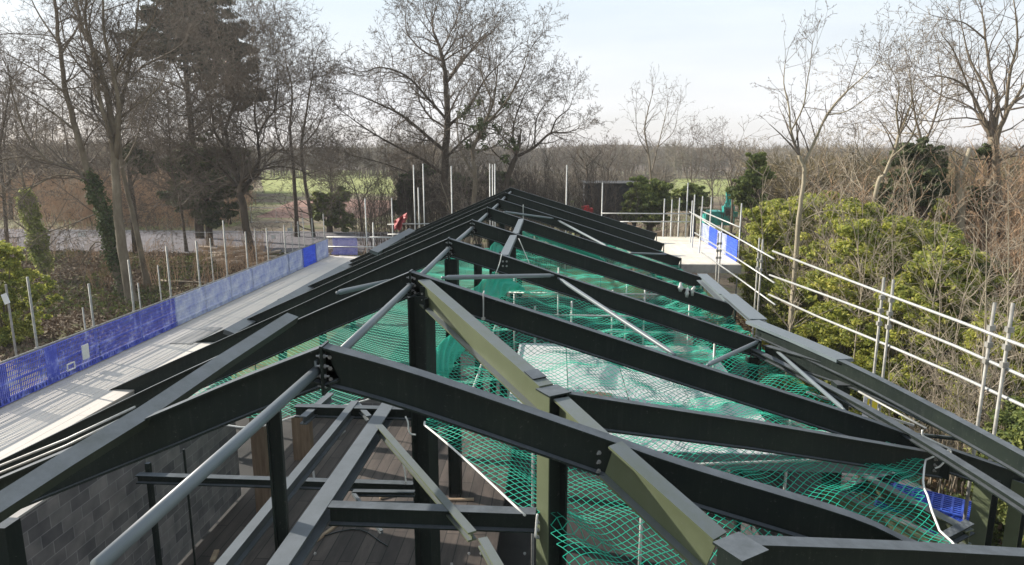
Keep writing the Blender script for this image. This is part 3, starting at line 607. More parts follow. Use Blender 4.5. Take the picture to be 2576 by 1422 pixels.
rr = random.Random(21); oc = mat_noise('raw_timber_offcut', [(.3, (.22, .15, .10)), (.7, (.42, .31, .21))], 4, .8)
for k in range(16):
    x = rr.uniform(-7.2, -1.6); y = rr.uniform(8.5, 19.5); a = rr.uniform(0, 3.1); L_ = rr.uniform(.3, 1.5); w_ = rr.uniform(.04, .12)
    m = MB(); m.obox((x, y, 1.03), (L_ / 2 * math.cos(a), L_ / 2 * math.sin(a), 0), (-w_ * math.sin(a) / 2, w_ * math.cos(a) / 2, 0), (0, 0, .025))
    tag(m.build('timber_offcut', oc if k % 3 else M['greyboard'], None, (x, y, 1.0)), 'short timber offcut dropped on the boarded floor', 'offcut', 'timber offcuts scattered on the boarded floor')
for k, (pts, lab) in enumerate(((((-6.5, 10, 1.02), (-5.6, 11.4, 1.02), (-5.9, 12.6, 1.02), (-4.6, 13.8, 1.02), (-3.6, 13.2, 1.02)), 'black cable snaking over the boarded floor'), (((-3.9, 9.0, 1.02), (-3.2, 10.2, 1.02), (-2.2, 10.6, 1.02)), 'short black hose near the central column'))):
    m = MB(); m.tube(smoothpath(pts, 5), .014, 6); tag(m.build('cable', M['steel'], None, pts[0], True), lab, 'cable')

rr = random.Random(40)
for k, (x, y, sx, sy, sz, z, mt, lab) in enumerate(((3.4, 17.2, .5, .35, .25, 4.17, 'greyboard', 'grey box shaped bundle on the far right corner of the pale deck'), (-.2, 21.5, .7, .4, .9, .3, 'galvold', 'stacked grey frames below the net near the central columns'), (1.6, 23.4, .9, .5, .7, .3, 'board', 'pale board stack on the floor below the net'), (3.2, 24.6, .5, .5, 1.1, .3, 'greyboard', 'tall grey stack on the floor below the far net'))):
    o = empty('material_stack', (x, y, z)); tag(o, lab, 'stack', 'stacked building materials below the net'); n = 5
    for j in range(n):
        m = MB(); a_ = rr.uniform(-.12, .12); m.obox((x + rr.uniform(-.03, .03), y, z + sz * (j + .5) / n), (sx * math.cos(a_), sx * math.sin(a_), 0), (-sy * math.sin(a_), sy * math.cos(a_), 0), (0, 0, sz / n * .44)); m.build('layer', M[mt], o)
# ================================================================== left walkway
ZD = CAM_Z - 5.92
wk = empty('walkway', (-12, 22, ZD)); tag(wk, 'long pale concrete and board walkway along the left eaves', 'walkway')
m = MB(); rr = random.Random(2)
for k in range(9):
    x0 = -13.0 + k * .268; y = 2 + rr.uniform(0, 2)
    while y < 37.6:
        L_ = 3.9; y1 = min(y + L_, 37.8); m.box((x0, y, ZD - .04 + rr.uniform(-.004, .004)), (x0 + .262, y1 - .008, ZD + rr.uniform(-.004, .004))); y = y1
m.build('deck_boards', M['board'], wk)
m = MB(); m.box((-13.0, 2, ZD - .3), (-10.6, 37.7, ZD - .05)); m.build('deck_bearers', M['greyboard'], wk)
m = MB(); m.box((-12.0, 19.6, ZD + .012), (-11.3, 21.6, ZD + .03)); tag(m.build('loose_board', M['greyboard'], None, (-11.6, 20.6, ZD + .01)), 'darker grey board lying across the left walkway', 'board')
PX = [(69, 697), (223, 714), (323, 654), (418, 620), (493, 606), (561, 555), (617, 583), (670, 574), (714, 566), (749, 557), (784, 549), (813, 538)]
pys = []
for k, (u, v) in enumerate(PX):
    q = atx(u, v, -13.08); pys.append(q.y)
    o = empty('scaffold_pole', (-13.08, q.y, 0)); tag(o, '%s scaffold pole along the left walkway, counted from its near end' % ORD[k + 1], 'scaffold pole', 'upright poles along the left walkway')
    m = MB(); m.tube([(-13.08, q.y, 0), (-13.08, q.y, q.z)], .03, 10); m.build('tube', M['galvold'], o, smooth=True)
    for dz in (.5, 1.0): m = MB(); m.box((-13.13, q.y - .045, ZD + dz - .045), (-13.0, q.y + .045, ZD + dz + .045)); m.build('coupler', M['galvold'], o)
for k, (u, v) in enumerate(((208, 774), (347, 712), (397, 667), (528, 600), (640, 575), (732, 560), (762, 548))):
    q = atx(u, v, -14.5); m = MB(); m.tube([(-14.5, q.y, 0), (-14.5, q.y, q.z)], .024, 8); tag(m.build('outer_scaffold_pole', M['galvold'], None, (-14.5, q.y, 0), True), '%s thin outer pole beyond the blue mesh, counted from its near end' % ORD[k + 1], 'scaffold pole', 'thin outer poles beyond the left walkway')
ys = [8.2, 10.3, 12.4, 14.5] + pys
for x, z, lab, r in ((-13.02, ZD + 1.02, 'top guard tube along the blue mesh of the left walkway', .026), (-13.0, ZD + .52, 'middle guard tube along the blue mesh of the left walkway', .026)):
    m = MB(); m.tube([(x, 5, z), (x, 37.6, z)], r, 8); tag(m.build('guard_rail', M['galvold'], None, (x, 20, z), True), lab, 'scaffold tube', 'guard tubes of the left walkway')
m = MB(); m.box((-13.0, 5, ZD + .01), (-12.96, 37.6, ZD + .17)); tag(m.build('toe_board', M['greyboard'], None, (-12.98, 20, ZD)), 'grey toe board at the foot of the blue mesh', 'board')
for k, (z, x, lab) in enumerate(((ZD - 1.0, -14.3, 'far outer level tube beyond the left walkway'), (ZD - 2.2, -14.4, 'lower outer level tube beyond the left walkway'))):
    m = MB(); m.tube([(x - 1, 12, z), (x + 1, 22, z)], .026, 6); tag(m.build('guard_rail', M['galvold'], None, (x, 15, z), True), lab, 'scaffold tube', 'guard tubes of the left walkway')
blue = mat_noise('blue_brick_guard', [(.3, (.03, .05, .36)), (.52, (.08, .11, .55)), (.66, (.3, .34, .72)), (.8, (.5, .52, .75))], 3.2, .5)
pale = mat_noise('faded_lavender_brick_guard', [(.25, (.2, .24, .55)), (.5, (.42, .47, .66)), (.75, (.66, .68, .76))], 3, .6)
vivid = mat_noise('vivid_blue_brick_guard', [(.3, (.02, .07, .75)), (.7, (.06, .16, .9))], 5, .5)
def guard_panel(W_, H_, mat, dense, lip=True):
    m = MB(); n = int(W_ / .055)
    for k in range(n + 1):
        y = -W_ / 2 + W_ * k / n; m.box((-.004, y - dense / 2, 0), (.004, y + dense / 2, H_))
    for k in range(9):
        z = H_ * k / 8; h = .05 if k in (0, 8, 4) else .02; m.box((-.0065, -W_ / 2, max(0, z - h / 2)), (.0065, W_ / 2, min(H_, z + h / 2)))
    if lip:
        for a_, b_ in ((-W_ / 2, -.04), (.04, W_ / 2)):
            m.box((-.012, a_ + .03, -.12), (-.002, b_ - .03, -.002)) if False else None
            for t in range(7): m.box((.02, a_ + .05 + t * .11, .0), (.028, a_ + .12 + t * .11, .16))
            m.box((.03, a_ + .03, .01), (.036, b_ - .03, .035)); m.box((.03, a_ + .03, .13), (.036, b_ - .03, .155))
    return m
meshes = {}
def guard(x, y, z, rz, mat, W_, dense, lab, grp):
    key = (mat.name, round(W_, 1), dense)
    if key not in meshes:
        o = guard_panel(W_, .98, mat, dense).build('brick_guard', mat, None, (0, 0, 0)); meshes[key] = o.data
    else:
        o = bpy.data.objects.new('brick_guard', meshes[key]); C.objects.link(o)
    o.location = (x, y, z); o.rotation_euler = (0, 0, rz); return tag(o, lab, 'mesh guard', grp)
yb = [6.3, 8.3, 10.3, 12.4, 14.5] + pys
for k in range(len(yb) - 1):
    y0, y1 = yb[k], yb[k + 1]; w_ = y1 - y0
    px = at(0, 0, 10)
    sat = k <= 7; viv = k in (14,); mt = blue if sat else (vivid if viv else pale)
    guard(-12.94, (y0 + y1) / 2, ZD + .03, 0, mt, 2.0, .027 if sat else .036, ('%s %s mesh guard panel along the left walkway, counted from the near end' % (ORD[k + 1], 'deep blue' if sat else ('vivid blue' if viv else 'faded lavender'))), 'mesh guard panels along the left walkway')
# small loose things against the guards
for u, v, Y0, lab in ((178, 922, None, 'small square white frame leaning on the blue guards'), (215, 885, None, 'small white plate tied to the blue guards')):
    q = atx(u, v, -12.88); m = MB(); 
    for a_, b_, c_, d_ in ((-.15, -.1, .15, -.07), (-.15, .07, .15, .1), (-.15, -.07, -.12, .07), (.12, -.07, .15, .07)): m.box((q.x, q.y + a_, q.z + b_), (q.x + .02, q.y + c_, q.z + d_))
    if Y0 is None and u == 215: m = MB(); m.obox(q, (.01, 0, 0), (0, .13, 0), (0, 0, .2))
    tag(m.build('guard_fitting', M['rope'], None, q), lab, 'fitting')
# ------------------------------------------------------------------ far end of the left walkway and gable scaffold
m = MB(); m.tube([(-13.2, 37.9, ZD + 1.05), (-9, 37.9, ZD + 1.05)], .03, 8); tag(m.build('guard_rail', M['galv'], None, (-13, 37.9, ZD), True), 'bright tube closing the far end of the left walkway', 'scaffold tube', 'guard tubes of the left walkway')
m = MB(); m.tube([(-13.2, 37.9, ZD + .5), (-9.4, 37.9, ZD + .5)], .03, 8); tag(m.build('guard_rail', M['galv'], None, (-13, 37.9, ZD), True), 'lower tube closing the far end of the left walkway', 'scaffold tube', 'guard tubes of the left walkway')
guard(-12.15, 37.95, ZD + .03, R(90), mat_noise('dull_violet_guard', [(.3, (.12, .12, .42)), (.7, (.3, .3, .6))], 5, .6), 1.4, .034, 'dull violet mesh guard closing the far end of the left walkway', 'mesh guard panels along the left walkway')
YG = 39.5
gp = [(918, 500), (938, 560), (985, 498), (1040, 415), (1052, 472), (1064, 412), (1135, 418), (1232, 412), (1239, 414), (1245, 412), (1426, 415), (1516, 460)]
for k, (u, v) in enumerate(gp):
    q = at(u, v, YG + (k % 3) * .5); m = MB(); m.tube([(q.x, q.y, 0), (q.x, q.y, q.z)], .034, 8)
    tag(m.build('gable_scaffold_pole', M['galv'], None, (q.x, q.y, 0), True), '%s pale scaffold pole behind the far gable, counted from its walkway side' % ORD[k + 1], 'scaffold pole', 'pale scaffold poles behind the far gable')
for k, (a_, b_, lab) in enumerate((((930, 597), (1010, 597), 'short level tube left of the far gable'), ((975, 565), (1090, 563), 'upper tube beside the red sheet'), ((975, 590), (1060, 589), 'lower tube beside the red sheet'), ((1512, 537), (1735, 538), 'long upper tube right of the far gable'), ((1560, 558), (1735, 558), 'long lower tube right of the far gable'))):
    m = MB(); m.tube([at(*a_, YG), at(*b_, YG)], .032, 8); tag(m.build('gable_scaffold_tube', M['galv'], None, at(*a_, YG), True), lab, 'scaffold tube', 'level tubes at the far gable')
# red sheet
red = mat_noise('red_plastic_sheet', [(.3, (.30, .045, .05)), (.7, (.5, .12, .12))], 3, .6)
q = at(985, 565, YG - .3); vs = []; fs = []; rr = random.Random(4)
for i in range(9):
    for j_ in range(6):
        u = 992 + i * 4.0; v = 556 + j_ * 5 - i * 2.6 + (8 if i in (3, 4) and j_ > 3 else 0)
        vs.append(tuple(at(u, v, YG - .3 + .25 * math.sin(i * 1.4 + j_) + rr.uniform(-.08, .08))))
for i in range(8):
    for j_ in range(5):
        if (i > 4 and j_ > 3) or (i > 6 and j_ > 2) : continue
        a_ = i * 6 + j_; fs.append((a_, a_ + 6, a_ + 7, a_ + 1))
m = MB(); m.add(vs, fs); o = m.build('red_sheet', red, None, q); o.modifiers.new('s', 'SOLIDIFY').thickness = .02; tag(o, 'crumpled red sheet tied to the scaffold left of the far gable', 'sheet')
# ------------------------------------------------------------------ loading bay, far right
lb = empty('loading_platform', (6, 36, 4.4)); tag(lb, 'cream boarded loading platform beyond the right eaves', 'platform')
m = MB(); rr = random.Random(8)
for k in range(20):
    x0 = 3.2 + k * .255; m.box((x0, 30.6, 4.44 + rr.uniform(-.004, .004)), (x0 + .247, 40.6, 4.48 + rr.uniform(-.005, .005)))
m.build('deck_boards', mat_noise('cream_new_board', [(.3, (.62, .55, .45)), (.7, (.74, .68, .58))], 1.2, .8, stretch=(3, .5, 3)), lb)
m = MB(); m.box((4.4, 30.5, 4.1), (8.3, 30.58, 4.47)); m.build('front_board', M['greyboard'], lb)
for k in range(5): m = MB(); m.box((4.6 + k * .9, 30.6, 4.2), (4.7 + k * .9, 40, 4.42)); m.build('bearer', M['greyboard'], lb)
rb = [(1672, 500, 40.5), (1691, 502, 40.5), (1710, 498, 40.5), (1731, 460, 40.4), (1742, 505, 38), (1748, 490, 36), (1768, 494, 39), (1765, 525, 34), (1790, 496, 40), (1866, 512, 33), (1817, 560, 36.5)]
for k, (u, v, Y) in enumerate(rb):
    q = at(u, v, Y); m = MB(); m.tube([(q.x, q.y, 0), (q.x, q.y, q.z)], .036, 8)
    tag(m.build('platform_pole', M['galv'], None, (q.x, q.y, 0), True), '%s pale upright around the cream loading platform, from the gable side' % ORD[k + 1], 'scaffold pole', 'pale poles around the loading platform')
for a_, b_, lab in (((1769, 533, 38), (1863, 573, 32), 'top rail of the loading platform sloping over the blue guards'), ((1735, 533, 40), (1800, 575, 34), 'inner rail of the loading platform')):
    m = MB(); m.tube([at(*a_), at(*b_)], .034, 8); tag(m.build('platform_rail', M['galv'], None, at(*a_), True), lab, 'scaffold tube', 'rails of the loading platform')
for k, (y, mt, nm) in enumerate(((38.2, pale, 'palest far'), (36.3, vivid, 'middle bright'), (34.4, pale, 'pale near middle'), (32.4, vivid, 'nearest bright'))):
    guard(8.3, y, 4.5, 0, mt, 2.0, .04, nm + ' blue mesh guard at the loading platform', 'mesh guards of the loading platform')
# ------------------------------------------------------------------ right scaffold rails and poles
def X4(u, v): Y = np.interp(u, [1745, 1946, 2058, 2240, 2576, 2800], [32, 21.5, 18.3, 14.9, 11, 9.5]); return at(u, v, float(Y))
SG = 'long guard rails along the right side'
for pts, lab in (([(1745, 538), (1850, 596), (1948, 652)], 'far length of the top guard rail on the right'), ([(1748, 586), (1850, 648), (1948, 712)], 'far length of the middle guard rail on the right'), ([(1765, 635), (1860, 702), (1950, 767)], 'far length of the bottom guard rail on the right'),
                 ([(1944, 632), (2058, 676), (2240, 745), (2410, 808), (2576, 872), (2760, 945)], 'near length of the top guard rail, bright against the laurels'), ([(1936, 692), (2058, 736), (2240, 804), (2410, 874), (2576, 948), (2760, 1030)], 'near length of the middle guard rail, bright against the laurels'), ([(1934, 741), (2058, 797), (2240, 872), (2410, 945), (2576, 1022), (2760, 1105)], 'near length of the bottom guard rail, bright against the laurels')):
    P = [X4(*p) for p in pts]; o = empty('right_guard_rail', P[0]); tag(o, lab, 'scaffold tube', SG)
    m = MB(); m.tube(P, .03, 10); m.build('tube', M['galv'], o, smooth=True)
RP = [(1803, 586, 740), (1812, 586, 735), (1905, 598, 790), (1916, 602, 780), (2214, 697, 960), (2244, 705, 975), (2488, 760, 1090), (2545, 765, 1110)]
for k, (u, v, vb) in enumerate(RP):
    q = X4(u, v); q = V((q.x + .06, q.y + (.06 if k % 2 else -.06), q.z)); o = empty('right_scaffold_pole', (q.x, q.y, 0)); tag(o, '%s upright pole of the right scaffold, counted from the loading platform' % ORD[k + 1], 'scaffold pole', 'upright poles of the right scaffold')
    m = MB(); m.tube([(q.x, q.y, 0), (q.x, q.y, q.z)], .03, 10); m.build('tube', M['galvold'], o, smooth=True)
    for vv in ((0, .55, 1.1)): m = MB(); z = q.z - .45 - vv * .55; m.box((q.x - .05, q.y - .045, z - .045), (q.x + .05, q.y + .045, z + .045)); m.build('coupler', M['galvold'], o)
# ================================================================== ground
def sheet(name, x0, y0, x1, y1, z, mat, nx=1, ny=1, fn=None):
    xs = np.linspace(x0, x1, nx + 1); ys = np.linspace(y0, y1, ny + 1); X_, Y_ = np.meshgrid(xs, ys); Z_ = np.full_like(X_, z)
    if fn is not None: Z_ = fn(X_, Y_)
    v = np.stack([X_, Y_, Z_], -1).reshape(-1, 3); i = np.arange(ny)[:, None] * (nx + 1) + np.arange(nx)[None]; i = i.ravel()
    f = np.stack([i, i + 1, i + nx + 2, i + nx + 1], 1); o = npmesh(name, v, f, mat); o['kind'] = 'structure'; return o
def blend_mat(name, cols, s1, s2, rough=.95):
    m, nt, b = nodemat(name); L = nt.links; tc = N(nt, 'ShaderNodeTexCoord')
    n1 = N(nt, 'ShaderNodeTexNoise', Scale=s1, Detail=8, Roughness=.65); L.new(tc.outputs['Object'], n1.inputs['Vector'])
    n2 = N(nt, 'ShaderNodeTexNoise', Scale=s2, Detail=8, Roughness=.75); L.new(tc.outputs['Object'], n2.inputs['Vector'])
    mx = N(nt, 'ShaderNodeMath', operation='MULTIPLY_ADD'); L.new(n2.outputs[0], mx.inputs[0]); mx.inputs[1].default_value = .55
    sb = N(nt, 'ShaderNodeMath', operation='MULTIPLY_ADD'); L.new(n1.outputs[0], sb.inputs[0]); sb.inputs[1].default_value = .8; sb.inputs[2].default_value = -.17
    L.new(sb.outputs[0], mx.inputs[2]); L.new(ramp(nt, mx.outputs[0], cols), b.inputs['Base Color']); b.inputs['Roughness'].default_value = rough
    bp = N(nt, 'ShaderNodeBump', Strength=.6, Distance=.1); L.new(n2.outputs[0], bp.inputs['Height']); L.new(bp.outputs[0], b.inputs['Normal'])
    return m
litter = blend_mat('leaf_litter_and_moss', [(.2, (.05, .036, .024)), (.4, (.12, .085, .055)), (.48, (.22, .165, .11)), (.56, (.13, .14, .04)), (.75, (.24, .25, .075))], .12, 2.2)
sheet('ground', -3000, -200, 3000, 4500, 0, litter)
yardm = blend_mat('grey_tarmac_yard', [(.2, (.08, .072, .08)), (.5, (.13, .118, .13)), (.8, (.19, .17, .18))], .1, 1.0)
sheet('yard', -75, 61, -16, 79, .03, yardm)
fieldm = blend_mat('bright_winter_field', [(.2, (.13, .15, .04)), (.5, (.24, .26, .07)), (.8, (.34, .34, .11))], .012, .3)
o = npmesh('field', [(-66, 150, .06), (-22, 150, .06), (-50, 330, .06), (-148, 330, .06)], [(0, 1, 2, 3)], fieldm); o['kind'] = 'structure'; sheet('field', 12, 150, 120, 240, .06, fieldm)
redm = blend_mat('bare_red_brown_bank', [(.2, (.12, .06, .045)), (.5, (.24, .13, .10)), (.8, (.34, .21, .16))], .08, .8)
sheet('earth_bank', -44, 92, -26, 130, 0, redm, 40, 20, lambda X_, Y_: 1.6 * np.exp(-((Y_ - 112) / 11) ** 2) * (.7 + .3 * np.sin(X_ * .13)) - .15)
hillm = mat_noise('brown_hill_woodcover', [(.3, (.06, .042, .032)), (.5, (.10, .072, .05)), (.7, (.14, .105, .07))], .05, .95, detail=9)
sheet('hills', -1600, 330, 1600, 900, 0, hillm, 60, 20, lambda X_, Y_: 11.5 * np.clip((Y_ - 330) / 200, 0, 1) ** .8 + 2.5 * np.sin(X_ * .011 + 1) * np.clip((Y_ - 400) / 300, 0, 1) + 2 * np.sin(X_ * .031) * np.clip((Y_ - 380) / 200, 0, 1) - .3)
# ================================================================== trees
class Tw:
    """collects thin twig segments"""
    def __init__(s): s.a = []; s.b = []; s.r = []; s.q = []
    def seg(s, p, q, r0, r1): s.a.append((p.x, p.y, p.z)); s.b.append((q.x, q.y, q.z)); s.r.append(r0); s.q.append(r1)
    def mesh(s, name, mat, parent=None, n=3): return segs_mesh(name, s.a, s.b, s.r, s.q, mat, parent, n=n)
def rdir(rng, d, spread):
    v = V((rng.gauss(0, 1), rng.gauss(0, 1), rng.gauss(0, 1))); v = (v - d * v.dot(d)).normalized(); return (d * math.cos(spread) + v * math.sin(spread)).normalized()
def branch(tw, rng, p, d, L_, r, lev, cfg):
    """a crooked branch that throws side branches; lev counts down to the finest twigs"""
    n = max(2, int(L_ / cfg.get('step', .5)) if lev > 0 else 2); n = min(n, 9); q = p; seg = L_ / n; rr = r
    for i in range(n):
        t = (i + 1) / n; d = rdir(rng, d, cfg['crook'] * rng.uniform(.3, 1.2)); d = (d + V((0, 0, cfg['up'] * seg * .5))).normalized()
        q2 = q + d * seg; r2 = r * (1 - t * .75); tw.seg(q, q2, rr, max(r2, .004)); rr = r2
        if lev > 0 and t > .15:
            k = cfg['side'][lev]; k = int(k) + (rng.random() < k - int(k))
            for _ in range(k):
                cl = L_ * cfg['ratio'] * rng.uniform(.5, 1.15) * (1.15 - .6 * t); branch(tw, rng, q2, rdir(rng, d, rng.uniform(.45, 1.05)), cl, max(rr * .55, cfg['rmin']), lev - 1, cfg)
        q = q2
RS = .56
CFG = dict(crook=.30, up=.10, side=[0, 2.4, 2.0, 1.7], ratio=.55, rmin=.010, step=.6)
def hero(name, label, Y, paths, mat, tmat, seed, lev=3, spacing=1.0, blen=3.2, cfg=None, start=.25, group='bare trees around the site', ground=True, cat='tree', zoff=.0, depthj=1.0, n0=8):
    """limbs traced from the photograph in their own depth plane, opened out in depth, with grown branches"""
    rng = random.Random(seed); cf = dict(CFG); cf.update(cfg or {}); cf['rmin'] = max(cf['rmin'], .00024 * Y); spacing *= .5
    base = at(*paths[0][0][0], Y); rt = empty(name, (base.x, Y, 0)); tag(rt, label, cat, group)
    tm = MB(); tw = Tw()
    for k, (pts, r0, r1) in enumerate(paths):
        r0 *= RS; r1 *= RS
        P = []; yy = Y; dj = 0 if k == 0 else rng.uniform(-1, 1) * depthj
        for i, (u, v) in enumerate(pts):
            P.append(at(u, v, Y + dj * i * .9 * (Y / 40)))
        if k == 0 and ground and P[0].z > 0: P[0].z = -.1
        P = smoothpath(P, 4); m = len(P); w = [i / (m - 1) for i in range(m)]
        rs = [r0 + (r1 - r0) * t for t in w]
        if k == 0 and ground: rs[0] *= 1.45; rs[1] *= 1.15
        P = [p + V((rng.uniform(-1, 1), rng.uniform(-1, 1), 0)) * r0 * .12 for p in P]
        tm.tube(P, rs, n0 if r0 > .12 else 5)
        acc = 0
        for i in range(1, m):
            acc += (P[i] - P[i - 1]).length; t = w[i]
            if (k == 0 and t < start) : acc = 0; continue
            while acc > spacing:
                acc -= spacing; d = (P[i] - P[i - 1]).normalized(); f = 1 if k else 1
                bl = blen * rng.uniform(.5, 1.25) * (1.1 - .45 * t) * (1.6 if rng.random() < .25 else .9); branch(tw, rng, P[i], rdir(rng, d, rng.uniform(.5, 1.2)), bl, min(rs[i] * .6, .022 + .014 * bl), lev, cf)
        d = (P[-1] - P[-2]).normalized()
        for _ in range(3): branch(tw, rng, P[-1], rdir(rng, d, rng.uniform(.1, .5)), blen * .8, r1 * .8, lev, cf)
    tm.build('trunk', mat, rt, smooth=True)
    tw.mesh('crown', tmat, rt); pass
    return rt
def leaves(name, mat, parent, blobs, n, size, seed, org=None, flat=.5):
    n = int(n * 1.5)
    """many small leaf faces spread through blobs (centre, radii)"""
    g = np.random.default_rng(seed); B = np.array([(*c, *r) for c, r in blobs], float); wt = (B[:, 3] * B[:, 4] * B[:, 5]) ** .66; wt /= wt.sum()
    idx = g.choice(len(B), n, p=wt); d = g.normal(size=(n, 3)); d /= np.linalg.norm(d, axis=1, keepdims=True)
    rad = .25 + .95 * g.random((n, 1)) ** .8; c = B[idx, :3] + d * B[idx, 3:] * rad
    nr = d + g.normal(size=(n, 3)) * .75 + np.array([0, 0, .35]); nr /= np.linalg.norm(nr, axis=1, keepdims=True)
    a = np.cross(nr, g.normal(size=(n, 3))); a /= np.linalg.norm(a, axis=1, keepdims=True); b = np.cross(nr, a)
    s = size * (.6 + .8 * g.random((n, 1))); a = a * s; b = b * s * flat
    v = np.stack([c - a, c - b + nr * s * .12, c + a, c + b + nr * s * .12], 1).reshape(-1, 3); f = np.arange(n * 4).reshape(-1, 4)
    return npmesh(name, v, f, mat, parent, org or (0, 0, 0))
def lobes(g, n, rx, rz, z0, rmin, rmax):
    out = []
    for _ in range(n):
        a = g.uniform(0, 6.283); t = g.random() ** .5; z = z0 + g.random() * rz; k = math.sqrt(max(.05, 1 - ((z - z0) / rz * 1.0 - .35) ** 2 / .6)) if rz else 1
        r = g.uniform(rmin, rmax); out.append(((math.cos(a) * t * rx * k, math.sin(a) * t * rx * k, z), (r, r, r * .8)))
    return out
def ivy(rt, P, r, n, size, mat, seed):
    bl = []; P = smoothpath(P, 6); rng = random.Random(seed)
    for p in P:
        for _ in range(2): k = r * rng.uniform(.8, 1.5); bl.append(((p.x + rng.uniform(-1, 1) * r * .4, p.y + rng.uniform(-1, 1) * r * .4, p.z), (k, k, k * 1.5)))
    return leaves('ivy', mat, rt, bl, n, size, seed)
T = []
t1 = hero('ivy_clad_tree', 'large leaning bare tree with ivy up its trunk, nearest pair on the left', 41,
  [([(322,775),(283,640),(262,540),(225,440),(192,330),(168,240),(150,120),(138,0),(130,-90)], .55, .10),
   ([(228,448),(170,418),(120,405),(70,345),(40,270),(20,180)], .24, .05), ([(120,405),(60,395),(0,402),(-60,410)], .13, .04), ([(228,460),(150,440),(80,470),(20,480),(-30,500)], .12, .03),
   ([(190,330),(140,290),(80,250),(0,205)], .14, .04), ([(168,240),(110,190),(60,160),(-10,120)], .13, .04), ([(152,140),(200,60),(240,-40)], .13, .04), ([(148,110),(100,40),(60,-40)], .12, .04),
   ([(258,530),(190,560),(110,590),(40,640)], .10, .03), ([(275,630),(240,610),(190,680),(120,700),(80,712)], .09, .03)], M['bark'], M['twig'], 11, spacing=1.15, blen=3.6, start=.3)
ivy(t1, [at(318, 760, 41), at(283, 640, 41), at(262, 540, 41), at(228, 450, 41)], .36, 5000, .10, M['ivyleaf'], 3)
t2 = hero('tall_bare_tree', 'tallest straight bare tree on the left with several upright stems', 40,
  [([(338,780),(318,690),(300,560),(292,450),(284,340),(272,250),(245,150),(205,60),(185,-40)], .62, .12),
   ([(290,420),(275,330),(250,250),(238,150),(215,50),(225,-50)], .3, .09), ([(292,400),(300,290),(285,180),(262,90),(258,-40)], .3, .09), ([(284,330),(310,240),(330,140),(345,50),(350,-40)], .22, .07),
   ([(272,240),(220,190),(170,120),(150,40)], .15, .05), ([(298,300),(350,260),(400,220),(430,150)], .12, .04), ([(286,200),(330,120),(380,60),(400,-20)], .13, .04), ([(205,60),(170,10),(140,-50)],.09,.04)], M['bark'], M['twig'], 12, spacing=1.15, blen=3.6, start=.42)
t3 = hero('slim_bare_tree', 'slim leaning bare tree just right of the tallest one, lit down its left edge', 45,
  [([(372,722),(350,610),(325,500),(306,420),(300,330),(290,250)], .38, .12), ([(306,420),(340,360),(360,290),(390,220)], .12, .04)], M['bark'], M['twig'], 13, spacing=1.6, blen=3.0, start=.5)
t4 = hero('ivy_clad_tree', 'crooked tree at the far left wrapped in pale sunlit ivy', 47,
  [([(116,722),(100,640),(88,560),(70,500),(50,430)], .34, .12), ([(95,600),(130,570),(160,520),(180,480)], .07, .03), ([(90,560),(60,500),(20,470)], .1, .04), ([(100,640),(140,600),(160,570),(190,530)], .07, .02), ([(70,500),(90,440),(100,380)], .1, .03)], M['bark'], M['twigpale'], 14, spacing=1.0, blen=2.4, start=.35)
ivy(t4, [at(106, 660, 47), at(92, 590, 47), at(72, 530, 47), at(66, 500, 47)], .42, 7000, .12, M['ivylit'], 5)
OAK = dict(crook=.42, side=[0, 2.8, 2.3, 1.8], ratio=.58, step=.7)
t5 = hero('spreading_oak', 'dark spreading oak left of centre, its trunk rising beyond the blue guards', 56,
  [([(640,665),(622,590),(612,520),(603,485)], .62, .5), ([(606,500),(598,440),(575,380),(566,330),(520,275),(470,230),(400,200),(330,190)], .36, .06), ([(604,480),(560,430),(500,390),(440,360),(400,315),(360,270)], .26, .05),
   ([(606,495),(632,450),(652,400),(650,340),(690,280),(740,250)], .34, .06), ([(566,330),(590,250),(570,180),(540,120)], .22, .05), ([(650,350),(640,280),(650,200),(640,130)], .2, .05), ([(575,380),(540,330),(530,260),(490,180),(460,120)], .2, .05),
   ([(640,430),(700,420),(760,430),(800,460)], .14, .03), ([(600,470),(540,460),(470,470),(420,500)], .14, .03), ([(690,280),(700,200),(690,150)], .12, .04), ([(520,275),(450,290),(390,240),(340,160)], .13, .04)], M['barkdark'], M['twig'], 15, spacing=1.1, blen=5.4, start=.95, cfg=OAK)
t6 = hero('twin_stemmed_tree', 'twin stemmed bare tree between the spreading oak and the big central tree', 74,
  [([(748,600),(742,480),(736,400),(730,320),(735,230),(720,160)], .45, .1), ([(790,600),(778,520),(765,440),(758,370),(770,290),(780,220),(790,170)], .42, .1), ([(736,400),(700,350),(690,260),(685,190)], .2, .06), ([(758,370),(800,320),(820,250)], .2, .06), ([(765,440),(800,430),(850,420)], .12, .05)], M['barkdark'], M['twig'], 16, spacing=1.7, blen=4.6, start=.42, cfg=dict(step=.8, rmin=.014))
BIG = dict(crook=.40, side=[0, 2.8, 2.3, 1.9], ratio=.57, step=.85, rmin=.013)
